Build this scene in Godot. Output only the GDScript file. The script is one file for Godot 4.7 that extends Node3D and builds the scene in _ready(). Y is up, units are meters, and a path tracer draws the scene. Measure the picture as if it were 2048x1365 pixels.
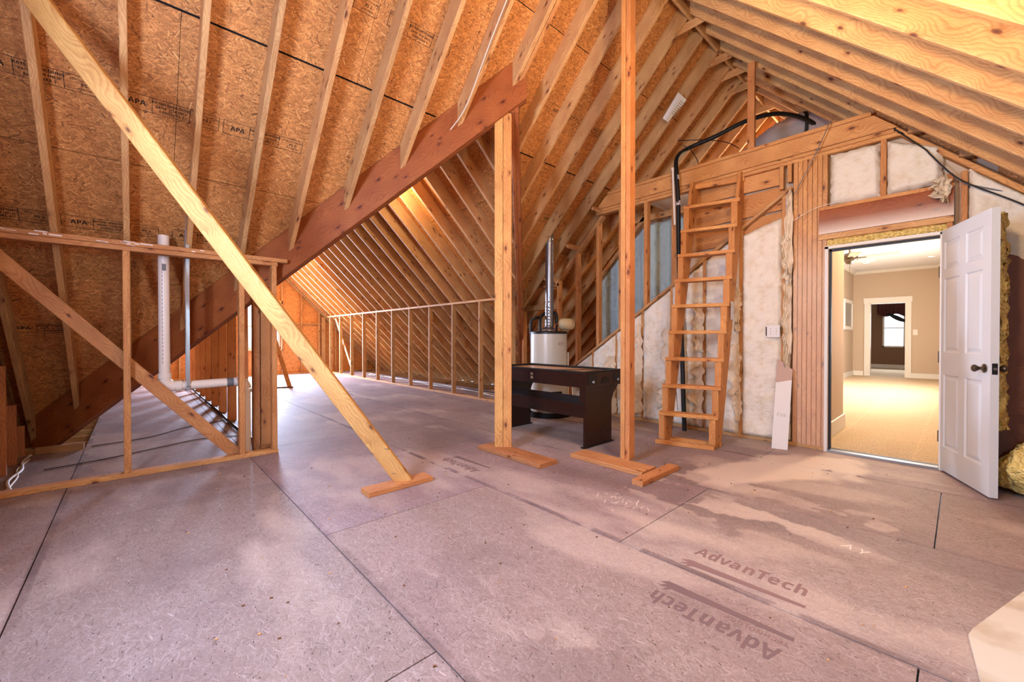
extends Node3D
# Attic with framed roof. Coordinates: P(b, h, a): b to the door wall, h up, a along the wing away from the door side.

var M := {}
var rng := RandomNumberGenerator.new()
var used := {}

func P(b: float, h: float, a: float) -> Vector3:
	return Vector3(b, h, -a)

# ------------------------------------------------------------------ mesh builder
class MB:
	var v := PackedVector3Array()
	var n := PackedVector3Array()
	var t := PackedVector2Array()
	var t2 := PackedVector2Array()
	var c := PackedColorArray()
	var col := Color.WHITE
	var two := false
	func tri(a: Vector3, b: Vector3, d: Vector3, na: Vector3, nb: Vector3, nd: Vector3, ua: Vector2, ub: Vector2, ud: Vector2) -> void:
		if (b - a).cross(d - a).dot(na + nb + nd) > 0.0:
			var x := b; b = d; d = x
			x = nb; nb = nd; nd = x
			var y := ub; ub = ud; ud = y
		v.append(a); v.append(b); v.append(d)
		n.append(na); n.append(nb); n.append(nd)
		t.append(ua); t.append(ub); t.append(ud)
		c.append(col); c.append(col); c.append(col)
	func quad(a: Vector3, b: Vector3, d: Vector3, e: Vector3, nn: Vector3, ua := Vector2.ZERO, ub := Vector2(1, 0), ud := Vector2(1, 1), ue := Vector2(0, 1)) -> void:
		tri(a, b, d, nn, nn, nn, ua, ub, ud)
		tri(a, d, e, nn, nn, nn, ua, ud, ue)
	func quadn(p: Array, nn: Array, uu: Array) -> void:
		tri(p[0], p[1], p[2], nn[0], nn[1], nn[2], uu[0], uu[1], uu[2])
		tri(p[0], p[2], p[3], nn[0], nn[2], nn[3], uu[0], uu[2], uu[3])
	func mesh() -> ArrayMesh:
		var arr := []
		arr.resize(Mesh.ARRAY_MAX)
		arr[Mesh.ARRAY_VERTEX] = v
		arr[Mesh.ARRAY_NORMAL] = n
		arr[Mesh.ARRAY_TEX_UV] = t
		arr[Mesh.ARRAY_COLOR] = c
		if two:
			arr[Mesh.ARRAY_TEX_UV2] = t2
		var m := ArrayMesh.new()
		m.add_surface_from_arrays(Mesh.PRIMITIVE_TRIANGLES, arr)
		return m

# ------------------------------------------------------------------ scene objects
func numbered(called: String) -> String:
	var k: int = used.get(called, 0)
	used[called] = k + 1
	return called if k == 0 else "%s_%03d" % [called, k]

func thing(called: String, label: String, category: String, at := Vector3.ZERO, group := "", kind := "") -> Node3D:
	var o := Node3D.new()
	o.name = numbered(called)
	add_child(o)
	o.position = at
	tag(o, label, category, group, kind)
	return o

func tag(o: Node, label: String, category: String, group := "", kind := "") -> void:
	o.set_meta("label", label)
	o.set_meta("category", category)
	if group: o.set_meta("group", group)
	if kind: o.set_meta("kind", kind)

func put(mb: MB, called: String, mat: Material, parent: Node3D) -> MeshInstance3D:
	var o := MeshInstance3D.new()
	o.mesh = mb.mesh()
	o.mesh.surface_set_material(0, mat)
	o.name = called
	parent.add_child(o, true)
	var off := Vector3.ZERO
	var p: Node = parent
	while p is Node3D and p != self:
		off += (p as Node3D).position
		p = p.get_parent()
	o.position = -off
	return o

func inst(m: Mesh, called: String, mat: Material, parent: Node3D, xf: Transform3D) -> MeshInstance3D:
	var o := MeshInstance3D.new()
	o.mesh = m
	o.material_override = null
	o.set_surface_override_material(0, mat)
	o.name = called
	parent.add_child(o, true)
	var off := Vector3.ZERO
	var p: Node = parent
	while p is Node3D and p != self:
		off += (p as Node3D).position
		p = p.get_parent()
	o.transform = xf
	o.position = xf.origin - off
	return o

func alone(mb: MB, called: String, mat: Material, label: String, category: String, group := "", kind := "") -> MeshInstance3D:
	var o := MeshInstance3D.new()
	o.mesh = mb.mesh()
	o.mesh.surface_set_material(0, mat)
	o.name = numbered(called)
	add_child(o)
	tag(o, label, category, group, kind)
	return o

# ------------------------------------------------------------------ shapes
func tint(base := 1.0, spread := 0.18, warm := 0.12) -> Color:
	var k := base * rng.randf_range(1.0 - spread, 1.0 + spread * 0.6)
	var w := rng.randf_range(-warm, warm)
	return Color(k * (1.0 + w * 0.3), k * (1.0 - w * 0.4), k * (1.0 - w))

# A sawn timber with eased edges from p0 to p1; w across, d along up; end planes n0, n1 (zero: square cut).
func timber(mb: MB, p0: Vector3, p1: Vector3, w: float, d: float, up: Vector3, n0 := Vector3.ZERO, n1 := Vector3.ZERO, ch := 0.004, su := 0.55, sv := 2.0) -> void:
	var ax := (p1 - p0).normalized()
	var rt := ax.cross(up).normalized()
	var uu := rt.cross(ax).normalized()
	if n0 == Vector3.ZERO: n0 = ax
	if n1 == Vector3.ZERO: n1 = ax
	var hw := w * 0.5
	var hd := d * 0.5
	var pts := [Vector2(-hw + ch, -hd), Vector2(hw - ch, -hd), Vector2(hw, -hd + ch), Vector2(hw, hd - ch), Vector2(hw - ch, hd), Vector2(-hw + ch, hd), Vector2(-hw, hd - ch), Vector2(-hw, -hd + ch)]
	var ra := rng.randf()
	var rb := rng.randf()
	var A := []
	var B := []
	for q: Vector2 in pts:
		var off := rt * q.x + uu * q.y
		A.append(p0 + off - ax * (off.dot(n0) / ax.dot(n0)))
		B.append(p1 + off - ax * (off.dot(n1) / ax.dot(n1)))
	var run := 0.0
	for i in 8:
		var j := (i + 1) % 8
		var e: Vector2 = pts[j] - pts[i]
		var nn := (rt * e.y - uu * e.x).normalized()
		var l0: float = (A[i] - p0).dot(ax)
		var l1: float = (B[i] - p0).dot(ax)
		var m0: float = (A[j] - p0).dot(ax)
		var m1: float = (B[j] - p0).dot(ax)
		var v0 := run * sv + rb
		run += e.length()
		var v1 := run * sv + rb
		mb.quad(A[i], B[i], B[j], A[j], nn, Vector2(l0 * su + ra, v0), Vector2(l1 * su + ra, v0), Vector2(m1 * su + ra, v1), Vector2(m0 * su + ra, v1))
	for side in 2:
		var R: Array = A if side == 0 else B
		var nn: Vector3 = (n0 if side == 0 else n1).normalized()
		if nn.dot(ax) * (1.0 if side == 1 else -1.0) < 0: nn = -nn
		for i in range(1, 7):
			mb.tri(R[0], R[i], R[i + 1], nn, nn, nn, Vector2(pts[0].x * su + ra, pts[0].y * sv + rb), Vector2(pts[i].x * su + ra, pts[i].y * sv + rb), Vector2(pts[i + 1].x * su + ra, pts[i + 1].y * sv + rb))

func board(parent: Node3D, called: String, p0: Vector3, p1: Vector3, w: float, d: float, up: Vector3, mat: Material = null, col := Color(0, 0, 0, 0), n0 := Vector3.ZERO, n1 := Vector3.ZERO, ch := 0.004) -> MeshInstance3D:
	var mb := MB.new()
	mb.col = tint() if col.a == 0 else col
	timber(mb, p0, p1, w, d, up, n0, n1, ch)
	return put(mb, called, mat if mat else (M.wood if rng.randf() < 0.5 else M.wood2), parent)

# Box given by its centre, half axes
func box(mb: MB, o: Vector3, x: Vector3, y: Vector3, z: Vector3, uvs := 1.0) -> void:
	for s in [-1.0, 1.0]:
		mb.quad(o + x * s - y - z, o + x * s + y - z, o + x * s + y + z, o + x * s - y + z, (x * s).normalized(), Vector2.ZERO, Vector2(y.length() * 2, 0) * uvs, Vector2(y.length() * 2, z.length() * 2) * uvs, Vector2(0, z.length() * 2) * uvs)
		mb.quad(o + y * s - x - z, o + y * s + x - z, o + y * s + x + z, o + y * s - x + z, (y * s).normalized(), Vector2.ZERO, Vector2(x.length() * 2, 0) * uvs, Vector2(x.length() * 2, z.length() * 2) * uvs, Vector2(0, z.length() * 2) * uvs)
		mb.quad(o + z * s - x - y, o + z * s + x - y, o + z * s + x + y, o + z * s - x + y, (z * s).normalized(), Vector2.ZERO, Vector2(x.length() * 2, 0) * uvs, Vector2(x.length() * 2, y.length() * 2) * uvs, Vector2(0, y.length() * 2) * uvs)

# axis-aligned box in (b, h, a) ranges
func cbox(mb: MB, b0: float, b1: float, h0: float, h1: float, a0: float, a1: float, uvs := 1.0) -> void:
	box(mb, P((b0 + b1) / 2, (h0 + h1) / 2, (a0 + a1) / 2), Vector3(absf(b1 - b0) / 2, 0, 0), Vector3(0, absf(h1 - h0) / 2, 0), Vector3(0, 0, absf(a1 - a0) / 2), uvs)

# bevelled axis-aligned box
func bbox(mb: MB, b0: float, b1: float, h0: float, h1: float, a0: float, a1: float, ch := 0.006) -> void:
	var c0 := P(b0, (h0 + h1) / 2, (a0 + a1) / 2)
	var c1 := P(b1, (h0 + h1) / 2, (a0 + a1) / 2)
	timber(mb, c0, c1, absf(a1 - a0), absf(h1 - h0), Vector3.UP, Vector3.ZERO, Vector3.ZERO, ch)

# A flat polygon pts (2D) placed by o + ex*x + ey*y, with thickness vector th; uv = pts * uvs
func prism(mb: MB, pts: PackedVector2Array, o: Vector3, ex: Vector3, ey: Vector3, th: Vector3, uvs := 1.0, uvo := Vector2.ZERO) -> void:
	var idx := Geometry2D.triangulate_polygon(pts)
	var nt := th.normalized()
	var fl := ex.cross(ey).normalized()
	if fl.dot(th) < 0: fl = -fl
	for k in range(0, idx.size(), 3):
		var q := [pts[idx[k]], pts[idx[k + 1]], pts[idx[k + 2]]]
		var w := []
		for p: Vector2 in q: w.append(o + ex * p.x + ey * p.y)
		mb.tri(w[0], w[1], w[2], -fl, -fl, -fl, q[0] * uvs + uvo, q[1] * uvs + uvo, q[2] * uvs + uvo)
		mb.tri(w[0] + th, w[1] + th, w[2] + th, fl, fl, fl, q[0] * uvs + uvo, q[1] * uvs + uvo, q[2] * uvs + uvo)
	var cw := Geometry2D.is_polygon_clockwise(pts)
	for i in pts.size():
		var a := pts[i]
		var b := pts[(i + 1) % pts.size()]
		var e := (b - a).normalized()
		var out := Vector2(e.y, -e.x) * (-1.0 if cw else 1.0)
		var nn := (ex * out.x + ey * out.y).normalized()
		var wa := o + ex * a.x + ey * a.y
		var wb := o + ex * b.x + ey * b.y
		mb.quad(wa, wb, wb + th, wa + th, nn, a * uvs + uvo, b * uvs + uvo, b * uvs + uvo + Vector2(0.02, 0.02), a * uvs + uvo + Vector2(0.02, 0.02))

# Lathe: profile of (radius, height) along axis y of basis
func lathe(mb: MB, prof: Array, o: Vector3, bs: Basis, seg := 28) -> void:
	for i in prof.size() - 1:
		var p: Vector2 = prof[i]
		var q: Vector2 = prof[i + 1]
		if p.is_equal_approx(q): continue
		var d := q - p
		var nr := Vector2(d.y, -d.x).normalized()
		for k in seg:
			var a0 := TAU * k / seg
			var a1 := TAU * (k + 1) / seg
			var d0 := bs * Vector3(cos(a0), 0, sin(a0))
			var d1 := bs * Vector3(cos(a1), 0, sin(a1))
			var up := bs * Vector3.UP
			var n0 := (d0 * nr.x + up * nr.y).normalized()
			var n1 := (d1 * nr.x + up * nr.y).normalized()
			mb.quadn([o + d0 * p.x + up * p.y, o + d1 * p.x + up * p.y, o + d1 * q.x + up * q.y, o + d0 * q.x + up * q.y], [n0, n1, n1, n0], [Vector2(float(k) / seg, p.y), Vector2(float(k + 1) / seg, p.y), Vector2(float(k + 1) / seg, q.y), Vector2(float(k) / seg, q.y)])

func smooth_path(pts: Array, per := 6) -> Array:
	if pts.size() < 3: return pts
	var cv := Curve3D.new()
	for i in pts.size():
		var tn := Vector3.ZERO
		if i > 0 and i < pts.size() - 1: tn = (pts[i + 1] - pts[i - 1]) / 6.0
		cv.add_point(pts[i], -tn, tn)
	var r := []
	for i in pts.size() - 1:
		for k in per: r.append(cv.sample(i, float(k) / per))
	r.append(pts[-1])
	return r

func tube(mb: MB, pts: Array, r: float, seg := 8, rf = null) -> void:
	var last := []
	var lastn := []
	var up := Vector3(0.31, 0.83, 0.47).normalized()
	var run := 0.0
	for i in pts.size():
		var d: Vector3 = (pts[mini(i + 1, pts.size() - 1)] - pts[maxi(i - 1, 0)]).normalized()
		var x := d.cross(up).normalized()
		if x.length() < 0.1: x = d.cross(Vector3.RIGHT).normalized()
		var y := x.cross(d).normalized()
		up = y
		if i > 0: run += (pts[i] - pts[i - 1]).length()
		var rr: float = r if rf == null else rf.call(run)
		var ring := []
		var rn := []
		for k in seg + 1:
			var a := TAU * k / seg
			var nn := x * cos(a) + y * sin(a)
			rn.append(nn)
			ring.append(pts[i] + nn * rr)
		if i > 0:
			for k in seg:
				mb.quadn([last[k], last[k + 1], ring[k + 1], ring[k]], [lastn[k], lastn[k + 1], rn[k + 1], rn[k]], [Vector2(float(k) / seg, run), Vector2(float(k + 1) / seg, run), Vector2(float(k + 1) / seg, run), Vector2(float(k) / seg, run)])
		if i == 0 or i == pts.size() - 1:
			var e: Vector3 = -d if i == 0 else d
			for k in seg:
				mb.tri(pts[i], ring[k], ring[k + 1], e, e, e, Vector2.ZERO, Vector2.ZERO, Vector2.ZERO)
		last = ring
		lastn = rn

# Grid surface from f(u, v) -> Vector3, smooth normals, facing 'face'
func sheet(mb: MB, nu: int, nv: int, f: Callable, face: Vector3, uvs := 1.0) -> void:
	var g := []
	for j in nv + 1:
		var row := []
		for i in nu + 1: row.append(f.call(float(i) / nu, float(j) / nv))
		g.append(row)
	var nn := []
	for j in nv + 1:
		var row := []
		for i in nu + 1:
			var x: Vector3 = g[j][mini(i + 1, nu)] - g[j][maxi(i - 1, 0)]
			var y: Vector3 = g[mini(j + 1, nv)][i] - g[maxi(j - 1, 0)][i]
			var q := x.cross(y).normalized()
			if q.dot(face) < 0: q = -q
			row.append(q)
		nn.append(row)
	for j in nv:
		for i in nu:
			var u := [Vector2(float(i) / nu, float(j) / nv) * uvs, Vector2(float(i + 1) / nu, float(j) / nv) * uvs, Vector2(float(i + 1) / nu, float(j + 1) / nv) * uvs, Vector2(float(i) / nu, float(j + 1) / nv) * uvs]
			mb.quadn([g[j][i], g[j][i + 1], g[j + 1][i + 1], g[j + 1][i]], [nn[j][i], nn[j][i + 1], nn[j + 1][i + 1], nn[j + 1][i]], u)

func text_mesh(s: String, size: float, depth := 0.001, font := "Droid Sans", weight := 700, italic := false) -> TextMesh:
	var tm := TextMesh.new()
	var f := SystemFont.new()
	f.font_names = PackedStringArray([font])
	f.font_weight = weight
	f.font_italic = italic
	tm.font = f
	tm.text = s
	tm.font_size = 32
	tm.pixel_size = size / 32.0
	tm.depth = depth
	tm.curve_step = 3.0
	return tm

# ------------------------------------------------------------------ textures
func wood_tex(sd: int, light: Color, dark: Color, knot: Color) -> ImageTexture:
	var W := 1024
	var H := 384
	var data := PackedByteArray()
	data.resize(W * H * 3)
	var n1 := FastNoiseLite.new()
	n1.seed = sd
	n1.noise_type = FastNoiseLite.TYPE_SIMPLEX_SMOOTH
	n1.frequency = 1.0
	n1.fractal_octaves = 2
	var n2 := FastNoiseLite.new()
	n2.seed = sd + 7
	n2.noise_type = FastNoiseLite.TYPE_SIMPLEX
	n2.frequency = 1.0
	n2.fractal_octaves = 2
	var r := RandomNumberGenerator.new()
	r.seed = sd
	var kn := []
	for i in 13:
		kn.append([r.randf() * W, r.randf_range(14, H - 14), r.randf_range(5.0, 10.0), r.randf_range(0.75, 1.0)])
	var cx := PackedFloat32Array()
	var sx := PackedFloat32Array()
	for x in W:
		cx.append(cos(TAU * x / W) * 0.9)
		sx.append(sin(TAU * x / W) * 0.9)
	for y in H:
		var yy := float(y) / H
		for x in W:
			var lo := n1.get_noise_3d(cx[x], sx[x], yy * 2.2)
			var ph := yy * 24.0 + lo * 3.6
			var kd := 0.0
			var kr := 0.0
			for k: Array in kn:
				var dx: float = absf(x - k[0])
				if dx > W * 0.5: dx = W - dx
				if dx > 90: continue
				var dy: float = y - k[1]
				if absf(dy) > 46: continue
				var e: float = sqrt(dx * dx * 0.35 + dy * dy) / k[2]
				var g := exp(-e * e * 0.22)
				ph += g * 1.5 * signf(dy)
				if e < 1.0: kd = maxf(kd, (1.0 - e * e * 0.55) * k[3])
				elif e < 2.6: kr = maxf(kr, (2.6 - e) / 1.6 * 0.4)
			var s := ph - floorf(ph)
			var late := smoothstep(0.35, 0.92, s) * (1.0 - smoothstep(0.93, 1.0, s))
			var st := n2.get_noise_3d(cx[x] * 6.0, sx[x] * 6.0, yy * 90.0)
			var m := clampf(late * 0.30 + 0.22 + st * 0.22 + lo * 0.26 + kr, 0.0, 1.0)
			var cr := lerpf(light.r, dark.r, m)
			var cg := lerpf(light.g, dark.g, m)
			var cb := lerpf(light.b, dark.b, m)
			if kd > 0.0:
				var q := minf(kd * 1.1, 1.0)
				cr = lerpf(cr, knot.r, q)
				cg = lerpf(cg, knot.g, q)
				cb = lerpf(cb, knot.b, q)
			var at := (y * W + x) * 3
			data[at] = int(clampf(cr, 0, 1) * 255)
			data[at + 1] = int(clampf(cg, 0, 1) * 255)
			data[at + 2] = int(clampf(cb, 0, 1) * 255)
	return ImageTexture.create_from_image(Image.create_from_data(W, H, false, Image.FORMAT_RGB8, data))

# strand board: a tone map of random flakes, 1.2 m square, tiling
func flakes(sd: int, count: int, lmin: float, lmax: float, wmin: float, wmax: float, spread: float, dev: float, edge: float) -> PackedByteArray:
	var S := 1024
	var tone := PackedByteArray()
	tone.resize(S * S)
	tone.fill(120)
	var r := RandomNumberGenerator.new()
	r.seed = sd
	for i in count:
		var cx := r.randf() * S
		var cy := r.randf() * S
		var an := r.randfn(0.0, spread)
		var L := r.randf_range(lmin, lmax)
		var w := r.randf_range(wmin, wmax)
		var base := clampf(r.randfn(140, dev), 20, 245)
		var ca := cos(an)
		var sa := sin(an)
		var grain := r.randf() * 6.0
		var ey := int(ceilf(absf(sa) * L * 0.5 + absf(ca) * w * 0.5))
		for yy in range(-ey, ey + 1):
			var lo := -L
			var hi := L
			# clip |x ca + y sa| < L/2 and |-x sa + y ca| < w/2
			if absf(ca) > 0.001:
				var x0 := (-L * 0.5 - yy * sa) / ca
				var x1 := (L * 0.5 - yy * sa) / ca
				lo = maxf(lo, minf(x0, x1)); hi = minf(hi, maxf(x0, x1))
			if absf(sa) > 0.001:
				var x0 := (yy * ca - w * 0.5) / sa
				var x1 := (yy * ca + w * 0.5) / sa
				lo = maxf(lo, minf(x0, x1)); hi = minf(hi, maxf(x0, x1))
			elif absf(yy) > w * 0.5: continue
			if hi <= lo: continue
			var row := posmod(int(cy) + yy, S) * S
			for xx in range(int(ceilf(lo)), int(floorf(hi)) + 1):
				var across := -xx * sa + yy * ca
				var k := base + sin(across * 1.9 + grain) * 9.0
				if across > w * 0.5 - 1.3: k -= edge
				elif across < -w * 0.5 + 1.2: k += edge * 0.3
				tone[row + posmod(int(cx) + xx, S)] = int(clampf(k, 0, 255))
	for i in 420:
		var cx := r.randi() % S
		var cy := r.randi() % S
		var wx := r.randi_range(2, 9)
		var wy := r.randi_range(1, 3)
		for y in wy:
			for x in wx: tone[posmod(cy + y + (x / 4), S) * S + posmod(cx + x, S)] = r.randi_range(0, 14)
	return tone

func ramp_img(tone: PackedByteArray, stops: Array) -> ImageTexture:
	var lut := PackedByteArray()
	lut.resize(768)
	for i in 256:
		var x := i / 255.0 * (stops.size() - 1)
		var k := mini(int(x), stops.size() - 2)
		var c: Color = (stops[k] as Color).lerp(stops[k + 1], x - k)
		lut[i * 3] = c.r8
		lut[i * 3 + 1] = c.g8
		lut[i * 3 + 2] = c.b8
	var d := PackedByteArray()
	d.resize(tone.size() * 3)
	for i in tone.size():
		var k := tone[i] * 3
		d[i * 3] = lut[k]
		d[i * 3 + 1] = lut[k + 1]
		d[i * 3 + 2] = lut[k + 2]
	return ImageTexture.create_from_image(Image.create_from_data(1024, 1024, false, Image.FORMAT_RGB8, d))

func noise_tex(sd: int, freq: float, size := 512, oct := 4, stops := []) -> NoiseTexture2D:
	var t := NoiseTexture2D.new()
	var f := FastNoiseLite.new()
	f.seed = sd
	f.frequency = freq
	f.fractal_octaves = oct
	t.noise = f
	t.width = size
	t.height = size
	t.seamless = true
	if stops:
		var g := Gradient.new()
		g.offsets = PackedFloat32Array(range(stops.size()).map(func(i): return float(i) / (stops.size() - 1)))
		g.colors = PackedColorArray(stops)
		t.color_ramp = g
	return t

func mat(called: String, c: Color, rough := 0.8, metal := 0.0) -> StandardMaterial3D:
	var m := StandardMaterial3D.new()
	m.resource_name = called
	m.albedo_color = c
	m.roughness = rough
	m.metallic = metal
	M[called] = m
	return m

# wear on the floor: dirt, plaster dust (64 px per metre over b -1..7, a -3..15)
func floor_wear() -> ImageTexture:
	var W := 512
	var H := 1152
	var im := Image.create(W, H, false, Image.FORMAT_RGBA8)
	var n := FastNoiseLite.new()
	n.seed = 5
	n.frequency = 0.011
	n.fractal_octaves = 5
	var n2 := FastNoiseLite.new()
	n2.seed = 9
	n2.frequency = 0.03
	n2.fractal_octaves = 4
	var n3 := FastNoiseLite.new()
	n3.seed = 21
	n3.frequency = 0.02
	n3.fractal_octaves = 4
	for y in H:
		for x in W:
			var b := x / 64.0 - 1.0
			var a := y / 64.0 - 3.0
			var u := n.get_noise_2d(x, y * 0.5)
			var w := n2.get_noise_2d(x * 0.7, y)
			var k := n3.get_noise_2d(x, y * 0.45)
			var dirt := clampf((u - 0.12) * 0.9 + w * 0.30, 0.0, 0.36)
			var dust := clampf((-u - 0.10) * 0.8 + k * 0.6, 0.0, 0.30)
			# plaster dust tracked from the door
			var q := Vector2(b - 4.15, a - 1.1)
			var rot := q.rotated(0.52)
			var e := sqrt(pow(rot.x / 1.0, 2) + pow(rot.y / 0.42, 2)) + w * 0.55
			var patch := smoothstep(1.1, 0.62, e) * 0.8
			var q2 := Vector2(b - 2.95, a - 1.2)
			patch = maxf(patch, smoothstep(1.0, 0.2, q2.length() / 0.75 + k * 1.3) * 0.42)
			var sb := absf(fposmod(b + 0.396 + 0.6096, 1.2192) - 0.6096)
			if sb < 0.022: dirt = maxf(dirt, 0.30 + w * 0.7)
			dust = maxf(dust, patch)
			if dust > dirt:
				im.set_pixel(x, y, Color(0.86, 0.79, 0.73, dust))
			else:
				im.set_pixel(x, y, Color(0.36, 0.28, 0.29, dirt))
	return ImageTexture.create_from_image(im)

func make_materials() -> void:
	var wl := Color(0.86, 0.68, 0.45)
	var wd := Color(0.64, 0.42, 0.24)
	var wk := Color(0.36, 0.2, 0.12)
	var wa := wood_tex(3, wl, wd, wk)
	var wb := wood_tex(11, wl, wd, wk)
	for q in [["wood", wa], ["wood2", wb]]:
		var m := mat(q[0], Color.WHITE, 0.72)
		m.albedo_texture = q[1]
		m.vertex_color_use_as_albedo = true
	var lv := mat("beam_wood", Color(0.92, 0.74, 0.60), 0.6)
	lv.albedo_texture = wb
	lv.vertex_color_use_as_albedo = true
	var tone := flakes(4, 11000, 20, 58, 3.5, 9, 0.75, 28.0, 34.0)
	var o := mat("osb", Color.WHITE, 0.7)
	o.albedo_texture = ramp_img(tone, [Color(0.16, 0.08, 0.04), Color(0.62, 0.39, 0.19), Color(0.87, 0.60, 0.33), Color(0.97, 0.78, 0.52)])
	o.heightmap_enabled = true
	o.heightmap_texture = ramp_img(tone, [Color(0.2, 0.2, 0.2), Color(0.7, 0.7, 0.7)])
	o.heightmap_scale = 0.12
	o.vertex_color_use_as_albedo = true
	var tone2 := flakes(8, 14000, 14, 44, 2.5, 6, 0.8, 22.0, 30.0)
	var f := mat("subfloor", Color.WHITE, 0.68)
	f.albedo_texture = ramp_img(tone2, [Color(0.17, 0.13, 0.12), Color(0.51, 0.44, 0.42), Color(0.64, 0.575, 0.565), Color(0.76, 0.71, 0.70)])
	f.vertex_color_use_as_albedo = true
	f.detail_enabled = true
	f.detail_blend_mode = BaseMaterial3D.BLEND_MODE_MIX
	f.detail_uv_layer = BaseMaterial3D.DETAIL_UV_2
	f.detail_albedo = floor_wear()
	var bump := noise_tex(31, 0.016, 512, 5)
	var fine := noise_tex(33, 0.05, 512, 3)
	var fm := mat("foam", Color(0.91, 0.89, 0.84), 0.85)
	fm.heightmap_enabled = true
	fm.heightmap_texture = bump
	fm.heightmap_scale = 1.0
	fm.uv1_triplanar = true
	fm.uv1_world_triplanar = true
	fm.uv1_scale = Vector3(1.6, 1.6, 1.6)
	fm.vertex_color_use_as_albedo = true
	fm.albedo_texture = noise_tex(37, 0.008, 512, 4, [Color(0.93, 0.88, 0.80), Color(0.99, 0.97, 0.94), Color(1, 0.99, 0.97)])
	var bf := mat("blue_foam", Color(0.66, 0.74, 0.74), 0.8)
	bf.heightmap_enabled = true
	bf.heightmap_texture = bump
	bf.heightmap_scale = 2.0
	bf.uv1_triplanar = true
	bf.uv1_world_triplanar = true
	var bt := mat("batt", Color(0.98, 0.92, 0.74), 0.95)
	bt.heightmap_enabled = true
	bt.heightmap_texture = noise_tex(41, 0.03, 512, 5)
	bt.heightmap_scale = 3.0
	bt.uv1_triplanar = true
	bt.uv1_scale = Vector3(2.2, 2.2, 2.2)
	bt.albedo_texture = noise_tex(43, 0.02, 512, 4, [Color(0.80, 0.68, 0.42), Color(0.98, 0.92, 0.68), Color(1, 0.97, 0.84)])
	var kp := mat("kraft_paper", Color(0.48, 0.32, 0.27), 0.8)
	kp.heightmap_enabled = true
	kp.heightmap_texture = bump
	kp.heightmap_scale = 1.5
	kp.uv1_triplanar = true
	kp.uv1_world_triplanar = true
	var fp := mat("film", Color(0.85, 0.77, 0.65), 0.5)
	fp.backlight_enabled = true
	fp.backlight = Color(0.3, 0.27, 0.22)
	mat("door_paint", Color(0.80, 0.81, 0.80), 0.42)
	mat("white_paint", Color(0.86, 0.84, 0.80), 0.5)
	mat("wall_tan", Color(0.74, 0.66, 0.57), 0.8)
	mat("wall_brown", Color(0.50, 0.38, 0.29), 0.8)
	mat("ceiling_white", Color(0.9, 0.9, 0.9), 0.9)
	mat("black", Color(0.02, 0.02, 0.022), 0.5)
	mat("dark_gap", Color(0.03, 0.025, 0.02), 0.9)
	mat("rubber", Color(0.022, 0.022, 0.024), 0.6)
	mat("white_wire", Color(0.85, 0.83, 0.78), 0.5)
	mat("grey_wire", Color(0.42, 0.42, 0.43), 0.5)
	mat("pvc", Color(0.88, 0.84, 0.79), 0.35)
	mat("ink", Color(0.45, 0.36, 0.36), 0.8)
	mat("ink_faint", Color(0.52, 0.41, 0.40), 0.8)
	mat("stamp_ink", Color(0.10, 0.06, 0.04), 0.8)
	mat("pencil", Color(0.68, 0.66, 0.64), 0.9)
	mat("chalk", Color(0.9, 0.84, 0.8), 0.9)
	mat("galvanised", Color(0.62, 0.64, 0.66), 0.32, 0.9)
	mat("satin_nickel", Color(0.42, 0.38, 0.33), 0.3, 0.9)
	mat("foil", Color(0.85, 0.85, 0.87), 0.28, 0.55)
	mat("enamel", Color(0.80, 0.79, 0.73), 0.28)
	mat("tank_paint", Color(0.82, 0.78, 0.62), 0.4)
	mat("paper", Color(0.9, 0.9, 0.9), 0.7)
	mat("copper", Color(0.6, 0.34, 0.2), 0.35, 0.9)
	var tw := mat("table_wood", Color(0.20, 0.12, 0.10), 0.3)
	tw.albedo_texture = wa
	tw.uv1_scale = Vector3(1.0, 1.0, 1.0)
	var tt := mat("table_top", Color(0.82, 0.66, 0.50), 0.35)
	tt.albedo_texture = noise_tex(47, 0.01, 256, 3, [Color(0.9, 0.9, 0.9), Color(1, 1, 1)])
	var hd := mat("oversprayed", Color(0.72, 0.50, 0.36), 0.75)
	hd.albedo_texture = wa
	var gt := GradientTexture2D.new()
	var gr := Gradient.new()
	gr.offsets = PackedFloat32Array([0.0, 0.45, 0.8, 1.0])
	gr.colors = PackedColorArray([Color(0.9, 0.85, 0.78, 0.0), Color(0.9, 0.85, 0.78, 0.08), Color(0.9, 0.85, 0.78, 0.55), Color(0.92, 0.87, 0.8, 0.85)])
	gt.gradient = gr
	gt.fill_from = Vector2(0, 0)
	gt.fill_to = Vector2(0, 1)
	hd.detail_enabled = true
	hd.detail_blend_mode = BaseMaterial3D.BLEND_MODE_MIX
	hd.detail_uv_layer = BaseMaterial3D.DETAIL_UV_2
	hd.detail_albedo = gt
	var ss := mat("sprayed_stud", Color.WHITE, 0.75)
	ss.albedo_texture = wb
	ss.vertex_color_use_as_albedo = true
	var gt2 := GradientTexture2D.new()
	var gr2 := Gradient.new()
	gr2.offsets = PackedFloat32Array([0.0, 0.25, 0.42, 0.7, 1.0])
	gr2.colors = PackedColorArray([Color(0.9, 0.85, 0.78, 0.0), Color(0.9, 0.85, 0.78, 0.1), Color(0.9, 0.85, 0.78, 0.42), Color(0.88, 0.8, 0.74, 0.35), Color(0.8, 0.7, 0.64, 0.4)])
	gt2.gradient = gr2
	gt2.fill_from = Vector2(0, 0)
	gt2.fill_to = Vector2(0, 1)
	ss.detail_enabled = true
	ss.detail_blend_mode = BaseMaterial3D.BLEND_MODE_MIX
	ss.detail_uv_layer = BaseMaterial3D.DETAIL_UV_2
	ss.detail_albedo = gt2
	var cp := mat("carpet", Color(0.86, 0.78, 0.66), 0.95)
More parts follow.
